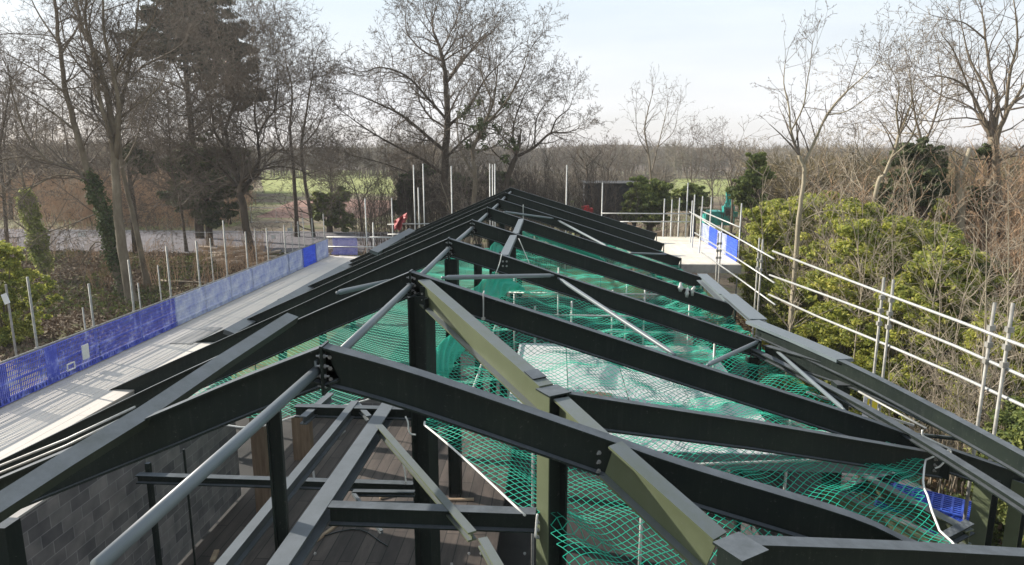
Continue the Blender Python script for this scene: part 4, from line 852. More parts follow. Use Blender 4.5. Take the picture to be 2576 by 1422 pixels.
t7 = hero('great_bare_tree', 'huge bare tree at the centre of the skyline, reaching the top edge', 60,
  [([(1122,620),(1118,500),(1120,400),(1125,300),(1122,215),(1116,155),(1100,105),(1088,70)], .75, .14), ([(1118,380),(1060,330),(1010,290),(950,260),(880,230)], .3, .06), ([(1116,440),(1060,400),(1000,370),(930,330),(860,280)], .26, .06), ([(1122,300),(1070,240),(1020,190),(960,170),(920,180)], .24, .06),
   ([(1122,210),(1160,160),(1200,110),(1240,80)], .24, .06), ([(1124,320),(1180,270),(1220,200),(1270,150)], .26, .06), ([(1115,155),(1060,125),(1025,85),(1020,55)], .18, .05), ([(1112,150),(1145,100),(1155,60)], .16, .05), ([(1120,400),(1170,350),(1240,300),(1310,240)], .22, .05), ([(1119,480),(1040,440),(960,410),(880,390)], .18, .05), ([(1100,105),(1065,60),(1050,40)], .1, .04)], M['barkdark'], M['twig'], 17, spacing=1.0, blen=4.3, start=.35, cfg=BIG)
t8 = hero('ivy_clad_tree', 'pale stemmed tree with an ivy thickened head right of the huge central tree', 52,
  [([(1160,600),(1190,520),(1195,440),(1190,380),(1215,320),(1240,260),(1250,200)], .4, .08), ([(1192,440),(1160,380),(1150,310),(1165,240)], .16, .04), ([(1215,320),(1270,260),(1310,190),(1330,130)], .18, .05), ([(1190,380),(1240,370),(1290,330),(1340,300)], .14, .04), ([(1150,600),(1130,520),(1110,460)], .15, .06), ([(1240,260),(1210,180),(1220,110)], .13, .04)], M['bark'], M['twig'], 18, spacing=1.25, blen=3.8, start=.35, cfg=OAK)
rng = random.Random(3); leaves('ivy', M['ivyleaf'], t8, [(tuple(at(rng.gauss(1215, 28), rng.gauss(325, 34), 52 + rng.uniform(-1, 1))), (rng.uniform(.15, .4),) * 3) for _ in range(22)] + [(tuple(at(rng.gauss(1290, 20), rng.gauss(355, 18), 53)), (rng.uniform(.15, .35),) * 3) for _ in range(10)], 900, .12, 8)
t9 = hero('low_spreading_oak', 'low bare oak spreading right of the central tree, its limb drooping over the field', 58,
  [([(1262,560),(1272,480),(1288,420),(1300,390)], .5, .36), ([(1298,395),(1345,370),(1385,335),(1420,335),(1452,325)], .26, .05), ([(1300,390),(1290,330),(1310,260),(1330,220)], .2, .05), ([(1385,338),(1400,300),(1430,275),(1440,250)], .14, .04), ([(1345,370),(1350,300),(1380,250)], .14, .04), ([(1290,420),(1240,380),(1220,330)], .14, .04)], M['barkdark'], M['twig'], 19, spacing=1.2, blen=3.2, start=.9, cfg=OAK)
t10 = hero('distant_slim_tree', 'pale slim bare tree standing alone against the sky right of centre', 100,
  [([(1640,540),(1638,450),(1632,390),(1622,330),(1630,280),(1640,240)], .36, .08), ([(1638,440),(1655,370),(1670,310),(1680,260)], .2, .06), ([(1632,390),(1605,340),(1598,280)], .14, .05), ([(1655,370),(1695,330),(1705,280)], .1, .04)], M['bark'], M['twig'], 20, spacing=1.8, blen=4.4, start=.4, cfg=dict(step=1.1, rmin=.016, side=[0, 1.2, 1.2, 1.1], up=.14))
TB = dict(crook=.28, up=.2, side=[0, 1.8, 1.7, 1.4], ratio=.5, rmin=.008, step=.55)
t11 = hero('pale_forked_tree', 'slender pale tree forked into a wide V above the laurels on the right', 27,
  [([(1998,720),(2006,600),(2016,500),(2024,430),(2010,390)], .19, .12), ([(2012,395),(1990,330),(1985,270),(1972,210),(1975,160)], .09, .025), ([(2020,420),(2052,350),(2080,290),(2120,240),(2165,200),(2200,165)], .11, .025), ([(1990,330),(2020,270),(2030,210),(2040,150)], .06, .02), ([(2080,290),(2130,280),(2175,250),(2210,230)], .05, .015),
   ([(2012,540),(2050,500),(2085,450)], .05, .015), ([(2010,560),(2060,535),(2110,530),(2150,545)], .04, .012)], M['barkpale'], M['twig'], 21, lev=3, spacing=1.0, blen=2.1, start=.9, cfg=TB)
t12 = hero('leaning_pale_tree', 'leaning pale stemmed tree right of the forked one, in front of the dark evergreen', 31,
  [([(2180,560),(2200,500),(2225,440),(2250,380),(2262,340)], .2, .11), ([(2262,340),(2255,280),(2262,220),(2240,170)], .08, .02), ([(2240,400),(2290,350),(2310,290),(2330,220)], .09, .02), ([(2262,340),(2290,270),(2300,200)], .07, .02), ([(2225,440),(2170,400),(2150,350)], .07, .02), ([(2190,520),(2240,470),(2290,440)], .05, .015)], M['barkpale'], M['twig'], 22, lev=3, spacing=1.0, blen=2.3, start=.5, cfg=TB)
t13 = hero('mossy_tree', 'tall mossy double trunked tree at the far right with a wide bare crown', 33,
  [([(2480,640),(2482,560),(2490,480),(2500,400),(2495,345)], .42, .26), ([(2520,600),(2512,500),(2505,400),(2508,350),(2530,290),(2560,240),(2600,180)], .34, .07), ([(2497,350),(2470,290),(2440,230),(2400,200),(2355,190)], .17, .04), ([(2500,345),(2510,260),(2490,180),(2480,100),(2470,20)], .19, .05), ([(2508,350),(2480,230),(2440,150),(2420,70)], .14, .04), ([(2530,290),(2540,190),(2560,100),(2550,0)], .15, .04), ([(2495,400),(2440,400),(2400,380)], .08, .03), ([(2505,410),(2560,380),(2610,330)], .13, .04), ([(2480,100),(2430,60),(2390,50)], .08, .03), ([(2440,230),(2400,130),(2370,90)], .08, .03)], M['bark'], M['twig'], 23, spacing=.9, blen=2.8, start=.8, cfg=dict(crook=.38, step=.6, side=[0, 1.4, 1.4, 1.2]))
t14 = hero('snapped_trunk', 'snapped pale forked trunk without twigs beside the mossy tree', 32,
  [([(2420,640),(2418,560),(2412,480),(2414,440)], .32, .26), ([(2414,445),(2402,410),(2390,385)], .14, .07), ([(2416,445),(2428,410),(2438,380),(2440,375)], .17, .15)], M['barkpale'], M['twigpale'], 24, lev=0, spacing=3, blen=.3, start=1.1)
t15 = hero('background_bare_tree', 'fine twigged bare tree behind the pale leaning tree on the right', 42,
  [([(2330,560),(2325,450),(2318,360),(2300,280),(2290,200)], .22, .06), ([(2320,380),(2350,300),(2370,220),(2360,150)], .12, .04), ([(2318,360),(2270,300),(2240,230)], .1, .03)], M['bark'], M['twigpale'], 25, spacing=.9, blen=3.0, start=.3, cfg=dict(step=.6, up=.14))
t16 = hero('edge_bare_tree', 'bare tree with low branches cut by the left edge behind the ivy clad one', 58,
  [([(20,640),(10,500),(0,380),(15,280),(30,200)], .3, .08), ([(8,480),(60,400),(90,310)], .14, .04), ([(0,380),(-40,300),(-50,200)], .14, .04)], M['barkdark'], M['twig'], 26, spacing=1.1, blen=4.2, start=.2)
t17 = hero('background_bare_tree', 'thin bare tree in front of the dark evergreens left of the spreading oak', 62,
  [([(470,640),(455,520),(430,420),(425,320),(420,240)], .26, .06), ([(440,460),(400,400),(380,330)], .12, .04), ([(430,420),(470,350),(480,280)], .12, .04)], M['barkdark'], M['twig'], 27, spacing=1.2, blen=3.6, start=.2)
t18 = hero('background_bare_tree', 'small dark bare tree on the red bank beyond the left walkway', 80,
  [([(912,590),(905,520),(895,480),(880,440)], .22, .06), ([(905,520),(930,470),(950,430)], .12, .04), ([(895,480),(860,450),(830,430)], .1, .04)], M['barkdark'], M['twig'], 28, spacing=1.2, blen=4.2, start=.3, cfg=dict(step=.8, rmin=.014))
t19 = hero('gnarled_oak', 'small gnarled bare tree beyond the dark clad building', 85,
  [([(1480,520),(1478,440),(1470,410),(1455,390)], .3, .12), ([(1474,420),(1500,395),(1515,380)], .14, .05), ([(1478,430),(1445,400),(1430,395)], .12, .04)], M['barkdark'], M['twig'], 29, lev=2, spacing=1.1, blen=3.2, start=.4, cfg=dict(crook=.5, step=.9, rmin=.016))
for k, (u, Y, h, s) in enumerate(((1530, 105, 395, 30), (1575, 120, 400, 31), (1740, 110, 350, 32), (1790, 115, 345, 33), (1880, 90, 390, 34), (1400, 120, 370, 35), (1840, 70, 420, 36), (1000, 95, 330, 37), (2060, 60, 380, 38), (2150, 70, 370, 39))):
    hero('hedgerow_tree', 'small bare hedgerow tree beyond the building, %s' % (['behind the dark clad building', 'behind the right end of the dark clad building', 'over the bright field gap', 'right of the field gap', 'left of the forked pale tree', 'above the dark building roof', 'dark stemmed beside the laurels', 'low behind the great central tree', 'behind the forked pale tree', 'between the two pale trees'][k]), Y,
         [([(u, 560), (u + 3, 500), (u - 2, (480 + h) / 2), (u + 4, h)], .26, .06), ([(u, 470), (u + 18, 420), (u + 26, h + 10)], .12, .04), ([(u, 480), (u - 18, 430), (u - 28, h + 14)], .12, .04)], M['bark'], M['twigpale'] if s in (38, 39, 34) else M['twig'], s, lev=2, spacing=1.0, blen=3.6, start=.3, group='small bare trees beyond the building', cfg=dict(crook=.42, step=.8, rmin=.02, side=[0, 1.6, 1.6, 1.4]))
BT = [hero('belt_tree', 'x', 90, [([(700, 542), (702, 460), (697, 380), (703, 300)], .34, .09), ([(701, 480), (730, 400), (745, 340)], .16, .05), ([(700, 460), (665, 390), (655, 330)], .15, .05), ([(698, 400), (720, 330), (722, 270)], .12, .04)], M['barkdark'], M['twig'], 51, spacing=1.4, blen=4.4, start=.2, cfg=dict(crook=.36, step=.9, rmin=.018, side=[0, 2.2, 1.9, 1.6])),
      hero('belt_tree', 'x', 90, [([(700, 542), (696, 470), (702, 400), (690, 330), (696, 270)], .3, .07), ([(698, 440), (722, 390), (735, 310)], .12, .04), ([(700, 420), (675, 360), (668, 300)], .12, .04)], M['barkdark'], M['twigpale'], 52, spacing=1.3, blen=3.8, start=.2, cfg=dict(crook=.36, step=.9, rmin=.018, side=[0, 2.2, 1.9, 1.6]))]
kd = kids_of(None); rng = random.Random(77); bs = sorted([(u + rng.uniform(-12, 12), rng.uniform(80, 112)) for u in (20, 75, 130, 185, 240, 295, 345, 395, 440, 490, 530, 575, 850, 1010, 1060, 1110)])
for k, (u, Y) in enumerate(bs):
    o = BT[k] if k < 2 else copy_tree(BT[k % 2], kd); p = atz(u, 542, 0); q = at(u, 542, Y); o.location = (q.x, Y, 0); s = rng.uniform(.8, 1.2) if u < 700 else rng.uniform(.6, .85); o.scale = (s,) * 3; o.rotation_euler = (0, 0, k * 1.9)
    tag(o, '%s bare tree from the left in the brown belt beyond the grey yard' % ORD[k + 1], 'tree', 'belt of bare trees beyond the yard')
# ------------------------------------------------------------------ evergreens
def evergreen(name, label, Y, blobs, n, size, mat, seed, trunk, group='evergreens and laurels', tr=.4, flat=.5):
    base = at(*trunk, Y); rt = empty(name, (base.x, Y, 0)); tag(rt, label, 'tree', group)
    m = MB(); top = max(at(u, v, Y).z for u, v, r in blobs); m.tube([(base.x, Y, -.1), (base.x + .1, Y, top * .5), (base.x, Y, top * .95)], [tr, tr * .7, tr * .2], 8); 
    rng = random.Random(seed); B = []
    for u, v, r in blobs:
        c = at(u, v, Y); R_ = r * Y / F
        m.tube([(base.x, Y, max(.5, c.z * .75)), ((base.x + c.x) / 2, Y, c.z * .92), tuple(c)], [tr * .25, tr * .15, tr * .06], 5)
        for _ in range(42):
            d = V((rng.gauss(0, 1), rng.gauss(0, 1), rng.gauss(0, .8))).normalized() * R_ * rng.uniform(.25, 1.25); k = R_ * rng.uniform(.09, .26)
            B.append(((c.x + d.x, c.y + d.y, c.z + d.z), (k * 1.6, k * 1.5, k * .7)))
    m.build('trunk', M['barkdark'], rt, smooth=True); leaves('crown', mat, rt, B, n, size, seed, flat=flat); return rt
evergreen('tall_conifer', 'tall dark conifer standing behind the bare trees on the left', 72, [(430,30,60),(500,20,60),(545,70,60),(590,130,50),(480,100,70),(400,110,60),(540,170,60),(600,190,40),(600,240,40),(640,240,30)], 22000, .28, M['needle'], 41, (500, 560), tr=.5, flat=.3)
evergreen('dark_holly', 'dark holly mass between the tall straight tree and the spreading oak', 66, [(520,400,60),(560,460,60),(500,480,55),(540,530,45),(470,420,45),(580,400,40),(450,500,40)], 30000, .2, M['ivyleaf'], 42, (530, 640))
evergreen('dark_holly', 'small dark round evergreen clump beside the tallest left tree', 60, [(345,400,32),(330,380,22),(365,420,22)], 6000, .18, M['ivyleaf'], 43, (345, 640))
evergreen('dark_holly', 'olive green bushy evergreen behind the far end of the left walkway', 78, [(825,510,34),(800,525,28),(850,495,26),(845,540,30),(880,560,22)], 10000, .22, M['rhodo'], 44, (830, 600))
evergreen('dark_holly', 'dark evergreen undergrowth at the foot of the huge central tree', 66, [(1030,470,34),(1050,500,36),(1010,520,30),(1060,440,24),(1250,450,28),(1160,480,34)], 14000, .2, M['ivyleaf'], 45, (1040, 600))
evergreen('round_evergreen', 'rounded dark green bush beside the dark clad building', 60, [(1630,490,42),(1600,520,32),(1655,500,32),(1640,530,36),(1610,480,28)], 20000, .16, M['rhodo'], 46, (1630, 600))
evergreen('round_evergreen', 'low rounded bush in front of the bright field on the right', 64, [(1740,485,24),(1760,490,20),(1720,500,24),(1750,510,26)], 9000, .16, M['rhodo'], 47, (1740, 570))
evergreen('dark_holly', 'dark shrubby evergreen left of the laurels by the teal digger', 48, [(1905,440,28),(1900,400,18),(1880,470,28),(1895,510,30),(1860,480,24)], 7000, .14, M['rhodo'], 48, (1895, 640))
evergreen('ivy_covered_tree', 'dark ivy covered tree among the pale stems on the right', 33, [(2290,400,38),(2330,430,40),(2270,450,40),(2310,480,45),(2250,490,32),(2350,400,26),(2310,380,26),(2240,520,30),(2340,480,30)], 30000, .11, M['ivyleaf'], 49, (2300, 700))
evergreen('ivy_covered_tree', 'small dark green bush beside the mossy tree trunk', 33, [(2470,490,22),(2455,510,20),(2480,380,14)], 4000, .1, M['ivyleaf'], 50, (2470, 640))
# laurels
def laurel_proto(seed, rx, h, mat, n, size):
    g = random.Random(seed); rt = empty('laurel_bush', (0, 0, 0)); m = MB()
    for _ in range(9):
        a = g.uniform(0, 6.28); k = g.uniform(.3, 1) * rx * .7; m.tube([(0.2 * math.cos(a), .2 * math.sin(a), 0), (k * .5 * math.cos(a), k * .5 * math.sin(a), h * .45), (k * math.cos(a), k * math.sin(a), h * .85)], [.06, .045, .02], 5)
    m.build('trunk', M['bark'], rt)
    B = []
    for _ in range(320):
        a = g.uniform(0, 6.28); z = g.uniform(.05, 1); prof = math.sqrt(max(.04, 1 - abs(z - .5) ** 2 * 3.2)); t = g.uniform(.45, 1.12) * (1.22 if g.random() < .12 else 1) * rx * prof * (.78 + .22 * math.sin(3 * a + seed + 4 * z)); k = g.uniform(.12, .34)
        B.append(((t * math.cos(a), t * math.sin(a), z * h), (k * 1.2, k * 1.2, k * .7)))
    leaves('crown', mat, rt, B, n, size, seed); return rt
LP = [laurel_proto(61, 2.3, 7.2, M['laurel'], 26000, .085), laurel_proto(62, 2.6, 6.0, M['rhodo'], 24000, .09), laurel_proto(63, 2.0, 5.0, M['laurel'], 18000, .085)]
kd = kids_of(None)
LS = [(11.2, 15.5, .62, 1, 'dark low laurel by the posts at the right edge'), (12.5, 19.5, .72, 0, 'laurel behind the nearest pair of right scaffold poles'), (10.6, 20.5, .60, 2, 'low laurel under the long guard rails on the right'),
      (13.5, 24, .93, 0, 'bright yellow green laurel mass in the middle of the right bank'), (10.7, 25, .85, 2, 'compact laurel behind the second pair of right poles'), (12.6, 29, 1.08, 0, 'tall laurel below the forked pale tree'),
      (10.3, 30, .85, 2, 'small bright laurel beside the third guard rail'), (11.3, 35, .98, 0, 'broad laurel beside the blue mesh of the loading platform'), (13.6, 35, 1.12, 0, 'tall sunlit laurel above the loading platform'),
      (16.5, 29, .95, 1, 'darker laurel behind the yellow green mass'), (17.5, 24.5, .8, 2, 'rounded laurel beneath the dark ivy covered tree'), (13.6, 41, .95, 0, 'far sunlit laurel at the left end of the bank'),
      (15.5, 41, 1.05, 1, 'far dark laurel at the left end of the bank'), (18.5, 35, 1.02, 0, 'high laurel behind the pale leaning tree'), (15.4, 18.5, .66, 1, 'shaded laurel at the right edge below the brown thicket'), (14.8, 21.2, .78, 2, 'yellowish laurel at the right between two saplings'), (20.5, 30, .8, 1, 'olive laurel far to the right under the snapped trunk'), (12.1, 25.6, 1.0, 0, 'sunlit laurel just right of the forked pale tree foot'), (14.9, 28.6, 1.02, 0, 'tall sunlit laurel below the leaning pale tree'), (16.2, 24.6, .84, 2, 'bright rounded laurel left of the red brown thicket'), (11.2, 22.4, .8, 0, 'sunlit laurel between the second and third pairs of right poles'), (14.0, 17.2, .62, 2, 'low bright laurel between the near right poles')]
used = set()
for k, (x, y, s, p, lab) in enumerate(LS):
    o = LP[p] if p not in used else copy_tree(LP[p], kd)
    used.add(p); o.location = (x, y, -.05); o.scale = (s * (1 + .18 * math.sin(k * 2.3)), s * (1 + .18 * math.cos(k * 1.7)), s * (.94 + .07 * math.sin(k * 3.1))); o.rotation_euler = (.05 * math.sin(k), .05 * math.cos(k * 2), k * 1.3); tag(o, lab, 'laurel bush', 'laurels along the right side')
# left edge bush
lbq = laurel_proto(64, 2.6, 6.2, M['laurel'], 22000, .1); lbq.scale = (.8, .8, .82); lbq.location = (-27.6, 31, -.05); lbq.rotation_euler = (0, 0, 1); tag(lbq, 'bright yellow green bush at the left edge beyond the walkway', 'bush', 'evergreens and laurels')
# brown thickets, saplings
def shrub_proto(seed, h, n, mat, spread, name, cat_mat=None, lev=2):
    rng = random.Random(seed); rt = empty(name, (0, 0, 0)); tw = Tw(); st = Tw()
    for _ in range(n):
        a = rng.uniform(0, 6.28); k = rng.random() ** .5 * spread; p = V((k * math.cos(a), k * math.sin(a), -.05)); d = V((rng.gauss(0, .16), rng.gauss(0, .16), 1)).normalized(); L_ = h * rng.uniform(.6, 1.05); m = 9; r = .012 + .0040 * L_
        for i in range(m):
            q = p + d * (L_ / m); d = rdir(rng, d, rng.uniform(.02, .14)); d = (d + V((0, 0, .1))).normalized(); st.seg(p, q, r * (1 - i / m * .8), r * (1 - (i + 1) / m * .8)); p = q
            if i > 1 and rng.random() < .9:
                for _ in range(2): branch(tw, rng, q, rdir(rng, d, rng.uniform(.4, .9)), L_ * .22 * rng.uniform(.6, 1.2), r * .45, lev - 1, dict(crook=.25, up=.2, side=[0, 1.2, 1], ratio=.5, rmin=.009, step=.35))
    st.mesh('crown', mat, rt, 4); tw.mesh('foliage', cat_mat or mat, rt); return rt  # first mesh holds the bare stems, second the leafless twigs
SP3 = shrub_proto(73, 7.6, 13, M['twigpale'], 1.6, 'bare_shrub')
SP = [shrub_proto(71, 7.5, 54, M['twigred'], 2.2, 'brown_thicket'), shrub_proto(72, 6.0, 56, M['twigpale'], 2.0, 'brown_thicket')]
kd = kids_of(None)
for k, (x, y, s, lab) in enumerate(((11.6, 24.2, .9, 'loose bare stems rising through the laurels behind the second pair of right poles'), (12.9, 27.2, 1.06, 'loose bare stems at the right of the forked pale tree'), (11.9, 32.0, 1.08, 'loose bare stems left of the forked pale tree'), (12.6, 19.0, .8, 'loose bare stems behind the nearest right poles'))):
    o = SP3 if k == 0 else copy_tree(SP3, kd); o.location = (x, y, 0); o.scale = (s,) * 3; o.rotation_euler = (0, 0, k * 1.1); tag(o, lab, 'shrub', 'bare stems among the laurels')
for k, (x, y, s, p, lab) in enumerate(((18.2, 23.8, .95, 0, 'red brown thicket at the right edge below the mossy tree'), (19.6, 26, 1.08, 1, 'pale brown thicket beneath the mossy tree'), (16.9, 19.9, .72, 0, 'brown thicket of thin stems above the right guard rails'), (21.5, 31, 1.15, 0, 'tall brown thicket behind the snapped trunk'), (19.2, 37, 1.0, 1, 'pale twiggy thicket behind the dark ivy covered tree'), (18.3, 20.6, .95, 1, 'pale thicket cut by the right edge'), (17.0, 38.5, 1.15, 1, 'fine pale twigs rising over the laurels'), (24, 36, 1.2, 0, 'far brown thicket at the right edge'), (13.0, 14.2, .5, 0, 'low brown thicket at the lower right corner of the bank'), (15.8, 33.4, 1.05, 0, 'red brown stems rising behind the yellow green laurels'), (11.0, 18.0, .7, 1, 'thin stems behind the lowest guard rail'), (15.8, 36.5, 1.2, 1, 'hazy pale stems behind the tallest laurels'))):
    o = SP[p] if k < 2 else copy_tree(SP[p], kd); o.location = (x, y, 0); o.scale = (s,) * 3; o.rotation_euler = (0, 0, k * 2.1); tag(o, lab, 'thicket', 'brown thickets on the right bank')
for k, (u, v0, v1, Y, lean, lab) in enumerate(((2530, 1075, 480, 17.5, 6, 'tall pale sapling cluster stem nearest the right edge'), (2470, 1080, 560, 17, 12, 'thin pale sapling left of the one at the right edge'), (2248, 980, 600, 22, -4, 'straight sapling beside the nearest right scaffold pole pair'), (2330, 860, 560, 21, 60, 'crooked pale sapling right of the yellow green laurel'), (2150, 880, 640, 22, 30, 'forked sapling in front of the bright laurels'), (1990, 830, 660, 24, 6, 'short tan stem behind the second pair of right poles'), (2285, 740, 500, 25, -14, 'thin sapling rising through the yellow green laurel'), (2440, 900, 640, 20, 60, 'leaning sapling below the mossy tree'), (2355, 1000, 700, 19, 10, 'thin grey sapling low on the right bank'))):
    hero('pale_sapling', lab, Y, [([(u, v0), (u + lean * .3, (v0 * 2 + v1) / 3), (u + lean * .6 + 3, (v0 + 2 * v1) / 3), (u + lean, v1)], .05 if k != 5 else .09, .014)], M['barkpale'], M['twigpale'], 80 + k, lev=1, spacing=.3, blen=1.3, start=.25, group='pale saplings on the right bank', cat='sapling', cfg=dict(crook=.22, up=.2, side=[0, 1.2, 1], ratio=.5, rmin=.006, step=.3))
# left undergrowth
SPL = shrub_proto(75, 3.4, 26, M['twigred'], 2.6, 'bare_shrub'); kd = kids_of(None); rng = random.Random(12); spots = []
for k in range(84):
    y = rng.uniform(44, 60) if k % 6 == 0 else rng.uniform(80, 118); x = rng.uniform(-.86, -.27) * y if y < 62 else rng.uniform(-.86, -.49) * y; spots.append((x, y))
spots.sort()
for k, (x, y) in enumerate(spots):
    o = SPL if k == 0 else copy_tree(SPL, kd); s = rng.uniform(.45, 1) if y < 70 else rng.uniform(1.2, 2.0); o.location = (x, y, 0); o.scale = (s,) * 3; o.rotation_euler = (0, 0, k)
    tag(o, 'bare brown shrub of thin twigs on the leaf strewn ground left of the walkway', 'shrub', 'bare brown shrubs left of the building')
dkt = mat_noise('dark_brown_brush', [(.3, (.045, .033, .026)), (.7, (.10, .08, .062))], 1, .9)
SPD = shrub_proto(76, 5.2, 44, dkt, 3.2, 'dark_brush'); kd = kids_of(None)
for k, (u, Y, s, w_) in enumerate(((960, 70, 1.0, 'left of the red sheet'), (1000, 62, 1.1, 'behind the red sheet'), (1040, 66, 1.3, 'behind the tallest gable poles'), (1085, 60, 1.1, 'at the left foot of the huge central tree'), (1125, 64, 1.3, 'around the trunk of the huge central tree'), (1170, 58, 1.2, 'right of the huge central trunk'), (1215, 62, 1.35, 'behind the three close gable poles'), (1260, 58, 1.2, 'below the low spreading oak'), (1325, 57.5, 1.35, 'at the left end of the dark clad building'), (1375, 58, 1.25, 'before the dark clad building wall'), (1425, 59, 1.45, 'beside the red dumper'), (1545, 57.5, .95, 'at the right end of the dark clad building'), (1690, 60, .85, 'between the two rounded bushes'), (1885, 56, 1.2, 'behind the blue mesh of the loading platform'))):
    o = SPD if k == 0 else copy_tree(SPD, kd); q = at(u, 560, Y); o.location = (q.x, Y, 0); o.scale = (s, s, s * 1.15); o.rotation_euler = (0, 0, k * 1.7); tag(o, 'dark twiggy brush ' + w_, 'brush', 'dark brush beyond the far gable')
# mossy ground plants, leaf heap patches
g = np.random.default_rng(3); n = 60000; X_ = g.uniform(-62, -15, n); Y_ = g.uniform(30, 61, n); k = (np.sin(X_ * .35) + np.sin(Y_ * .5 + X_ * .2) + np.sin(X_ * .9 + Y_ * .3)) > .1; X_ = X_[k]; Y_ = Y_[k]
B = np.stack([X_, Y_, np.abs(g.normal(0, .16, len(X_)))], 1); a = g.normal(size=(len(B), 3)); a /= np.linalg.norm(a, axis=1, keepdims=True); b = np.cross(a, g.normal(size=(len(B), 3))); b /= np.linalg.norm(b, axis=1, keepdims=True); s = g.uniform(.06, .2, (len(B), 1))
o = npmesh('ground_cover', np.stack([B - a * s, B - b * s * .4, B + a * s, B + b * s * .4], 1).reshape(-1, 3), np.arange(len(B) * 4).reshape(-1, 4), M['moss']); tag(o, 'mossy green and brown ground cover beyond the left walkway', 'ground cover', None, 'stuff')
for k, (x, y, L_, a) in enumerate(((-24, 40, 4.5, .3), (-29, 47, 5.5, -.4), (-21, 45, 3.6, .8), (-33, 52, 6, .2), (-26, 55, 5, -.9), (-19, 52, 3.2, 1.2), (-38, 56, 5, .5))):
    m = MB(); rng = random.Random(k); P = [V((x, y, .12))]
    for _ in range(5): P.append(P[-1] + V((math.cos(a) * L_ / 5, math.sin(a) * L_ / 5, rng.uniform(-.02, .12)))); a += rng.uniform(-.3, .3)
    m.tube(P, [.12, .11, .09, .07, .05, .03], 7); [m.tube([P[j], P[j] + V((rng.uniform(-.6, .6), rng.uniform(-.6, .6), rng.uniform(.3, .9)))], [.04, .01], 4) for j in (2, 3, 4)]
    tag(m.build('fallen_branch', M['bark'], None, P[0], True), 'fallen branch lying among the leaves beyond the left walkway', 'branch', 'fallen branches beyond the left walkway')
g = np.random.default_rng(9); n = 70000; X_ = g.uniform(-60, -14, n); Y_ = g.uniform(28, 61, n); B = np.stack([X_, Y_, np.abs(g.normal(0, .12, n))], 1); a = g.normal(size=(n, 3)); a /= np.linalg.norm(a, axis=1, keepdims=True); b = np.cross(a, g.normal(size=(n, 3))); b /= np.linalg.norm(b, axis=1, keepdims=True); s = g.uniform(.06, .17, (n, 1))
lm = mat_leaf('dead_brown_leaves', [(.1, (.05, .03, .02)), (.5, (.13, .085, .055)), (.9, (.27, .2, .13))], .1, .9)
o = npmesh('fallen_leaves', np.stack([B - a * s, B - b * s * .5, B + a * s, B + b * s * .5], 1).reshape(-1, 3), np.arange(n * 4).reshape(-1, 4), lm); tag(o, 'brown fallen leaves under the bare trees beyond the left walkway', 'fallen leaves', None, 'stuff')
g = np.random.default_rng(4); n = 40000; X_ = g.uniform(8.6, 26, n); Y_ = g.uniform(9, 40, n)
B = np.stack([X_, Y_, np.abs(g.normal(0, .2, n))], 1); a = g.normal(size=(n, 3)); a /= np.linalg.norm(a, axis=1, keepdims=True); b = np.cross(a, g.normal(size=(n, 3))); b /= np.linalg.norm(b, axis=1, keepdims=True); s = g.uniform(.05, .14, (n, 1))
lm = mat_leaf('dead_brown_leaves', [(.1, (.06, .035, .02)), (.5, (.15, .09, .05)), (.9, (.26, .18, .1))], .1)
o = npmesh('fallen_leaves', np.stack([B - a * s, B - b * s * .5, B + a * s, B + b * s * .5], 1).reshape(-1, 3), np.arange(n * 4).reshape(-1, 4), lm); tag(o, 'brown fallen leaves on the right bank under the laurels', 'fallen leaves', None, 'stuff')
# far woodland: one mass
def wood(name, label, n, xr, yr, hr, seed, zfn, mat, skip=()):
    rng = random.Random(seed); tw = Tw()
    for _ in range(n):
        y = rng.uniform(*yr); x = rng.uniform(*xr) * (y / yr[1]); h = rng.uniform(*hr); z0 = zfn(x, y); p = V((x, y, z0)); us = 1402 + F * x / y
        if any(a_ < us < b_ for a_, b_ in skip): continue
        q = V((x + rng.uniform(-.5, .5), y, z0 + h * .5)); tw.seg(p, q, .22, .14)
        for _ in range(26):
            t = rng.uniform(.3, 1); p = V((x, y, z0 + h * t * .6)); d = V((rng.gauss(0, 1), rng.gauss(0, .7), rng.uniform(.1, 1.5))).normalized(); L_ = h * .42 * rng.uniform(.5, 1.1) * (1.15 - t * .5); m1 = p + d * L_ * .5; tw.seg(p, m1, .09, .06)
            for _ in range(4): tw.seg(m1, m1 + rdir(rng, d, rng.uniform(.1, .6)) * L_ * .55, .05, .02)
    o = tw.mesh(name, mat); return tag(o, label, 'woodland', None, 'stuff')
wood('woodland', 'far off brown wood along the whole horizon', 1500, (-330, 330), (235, 330), (11.5, 17.5), 5, lambda x, y: 0, M['woodland'])
wood('woodland', 'brown bare wood beyond the yard on the left', 750, (-150, -26), (125, 160), (9, 16), 6, lambda x, y: 0, M['woodland'], [(620, 1040)])
wood('woodland', 'brown thorny scrub wood beyond the dark building and platform', 520, (-48, 75), (112, 140), (5, 9), 7, lambda x, y: 0, M['woodland'], [(0, 1010), (1670, 1850)])
wood('woodland', 'bare scrub wood behind the laurels on the right', 520, (17, 85), (60, 100), (7, 12.5), 8, lambda x, y: 0, mat_noise('olive_brown_scrub', [(.3, (.13, .105, .055)), (.7, (.27, .21, .11))], .1, .95), [(1600, 1890)])
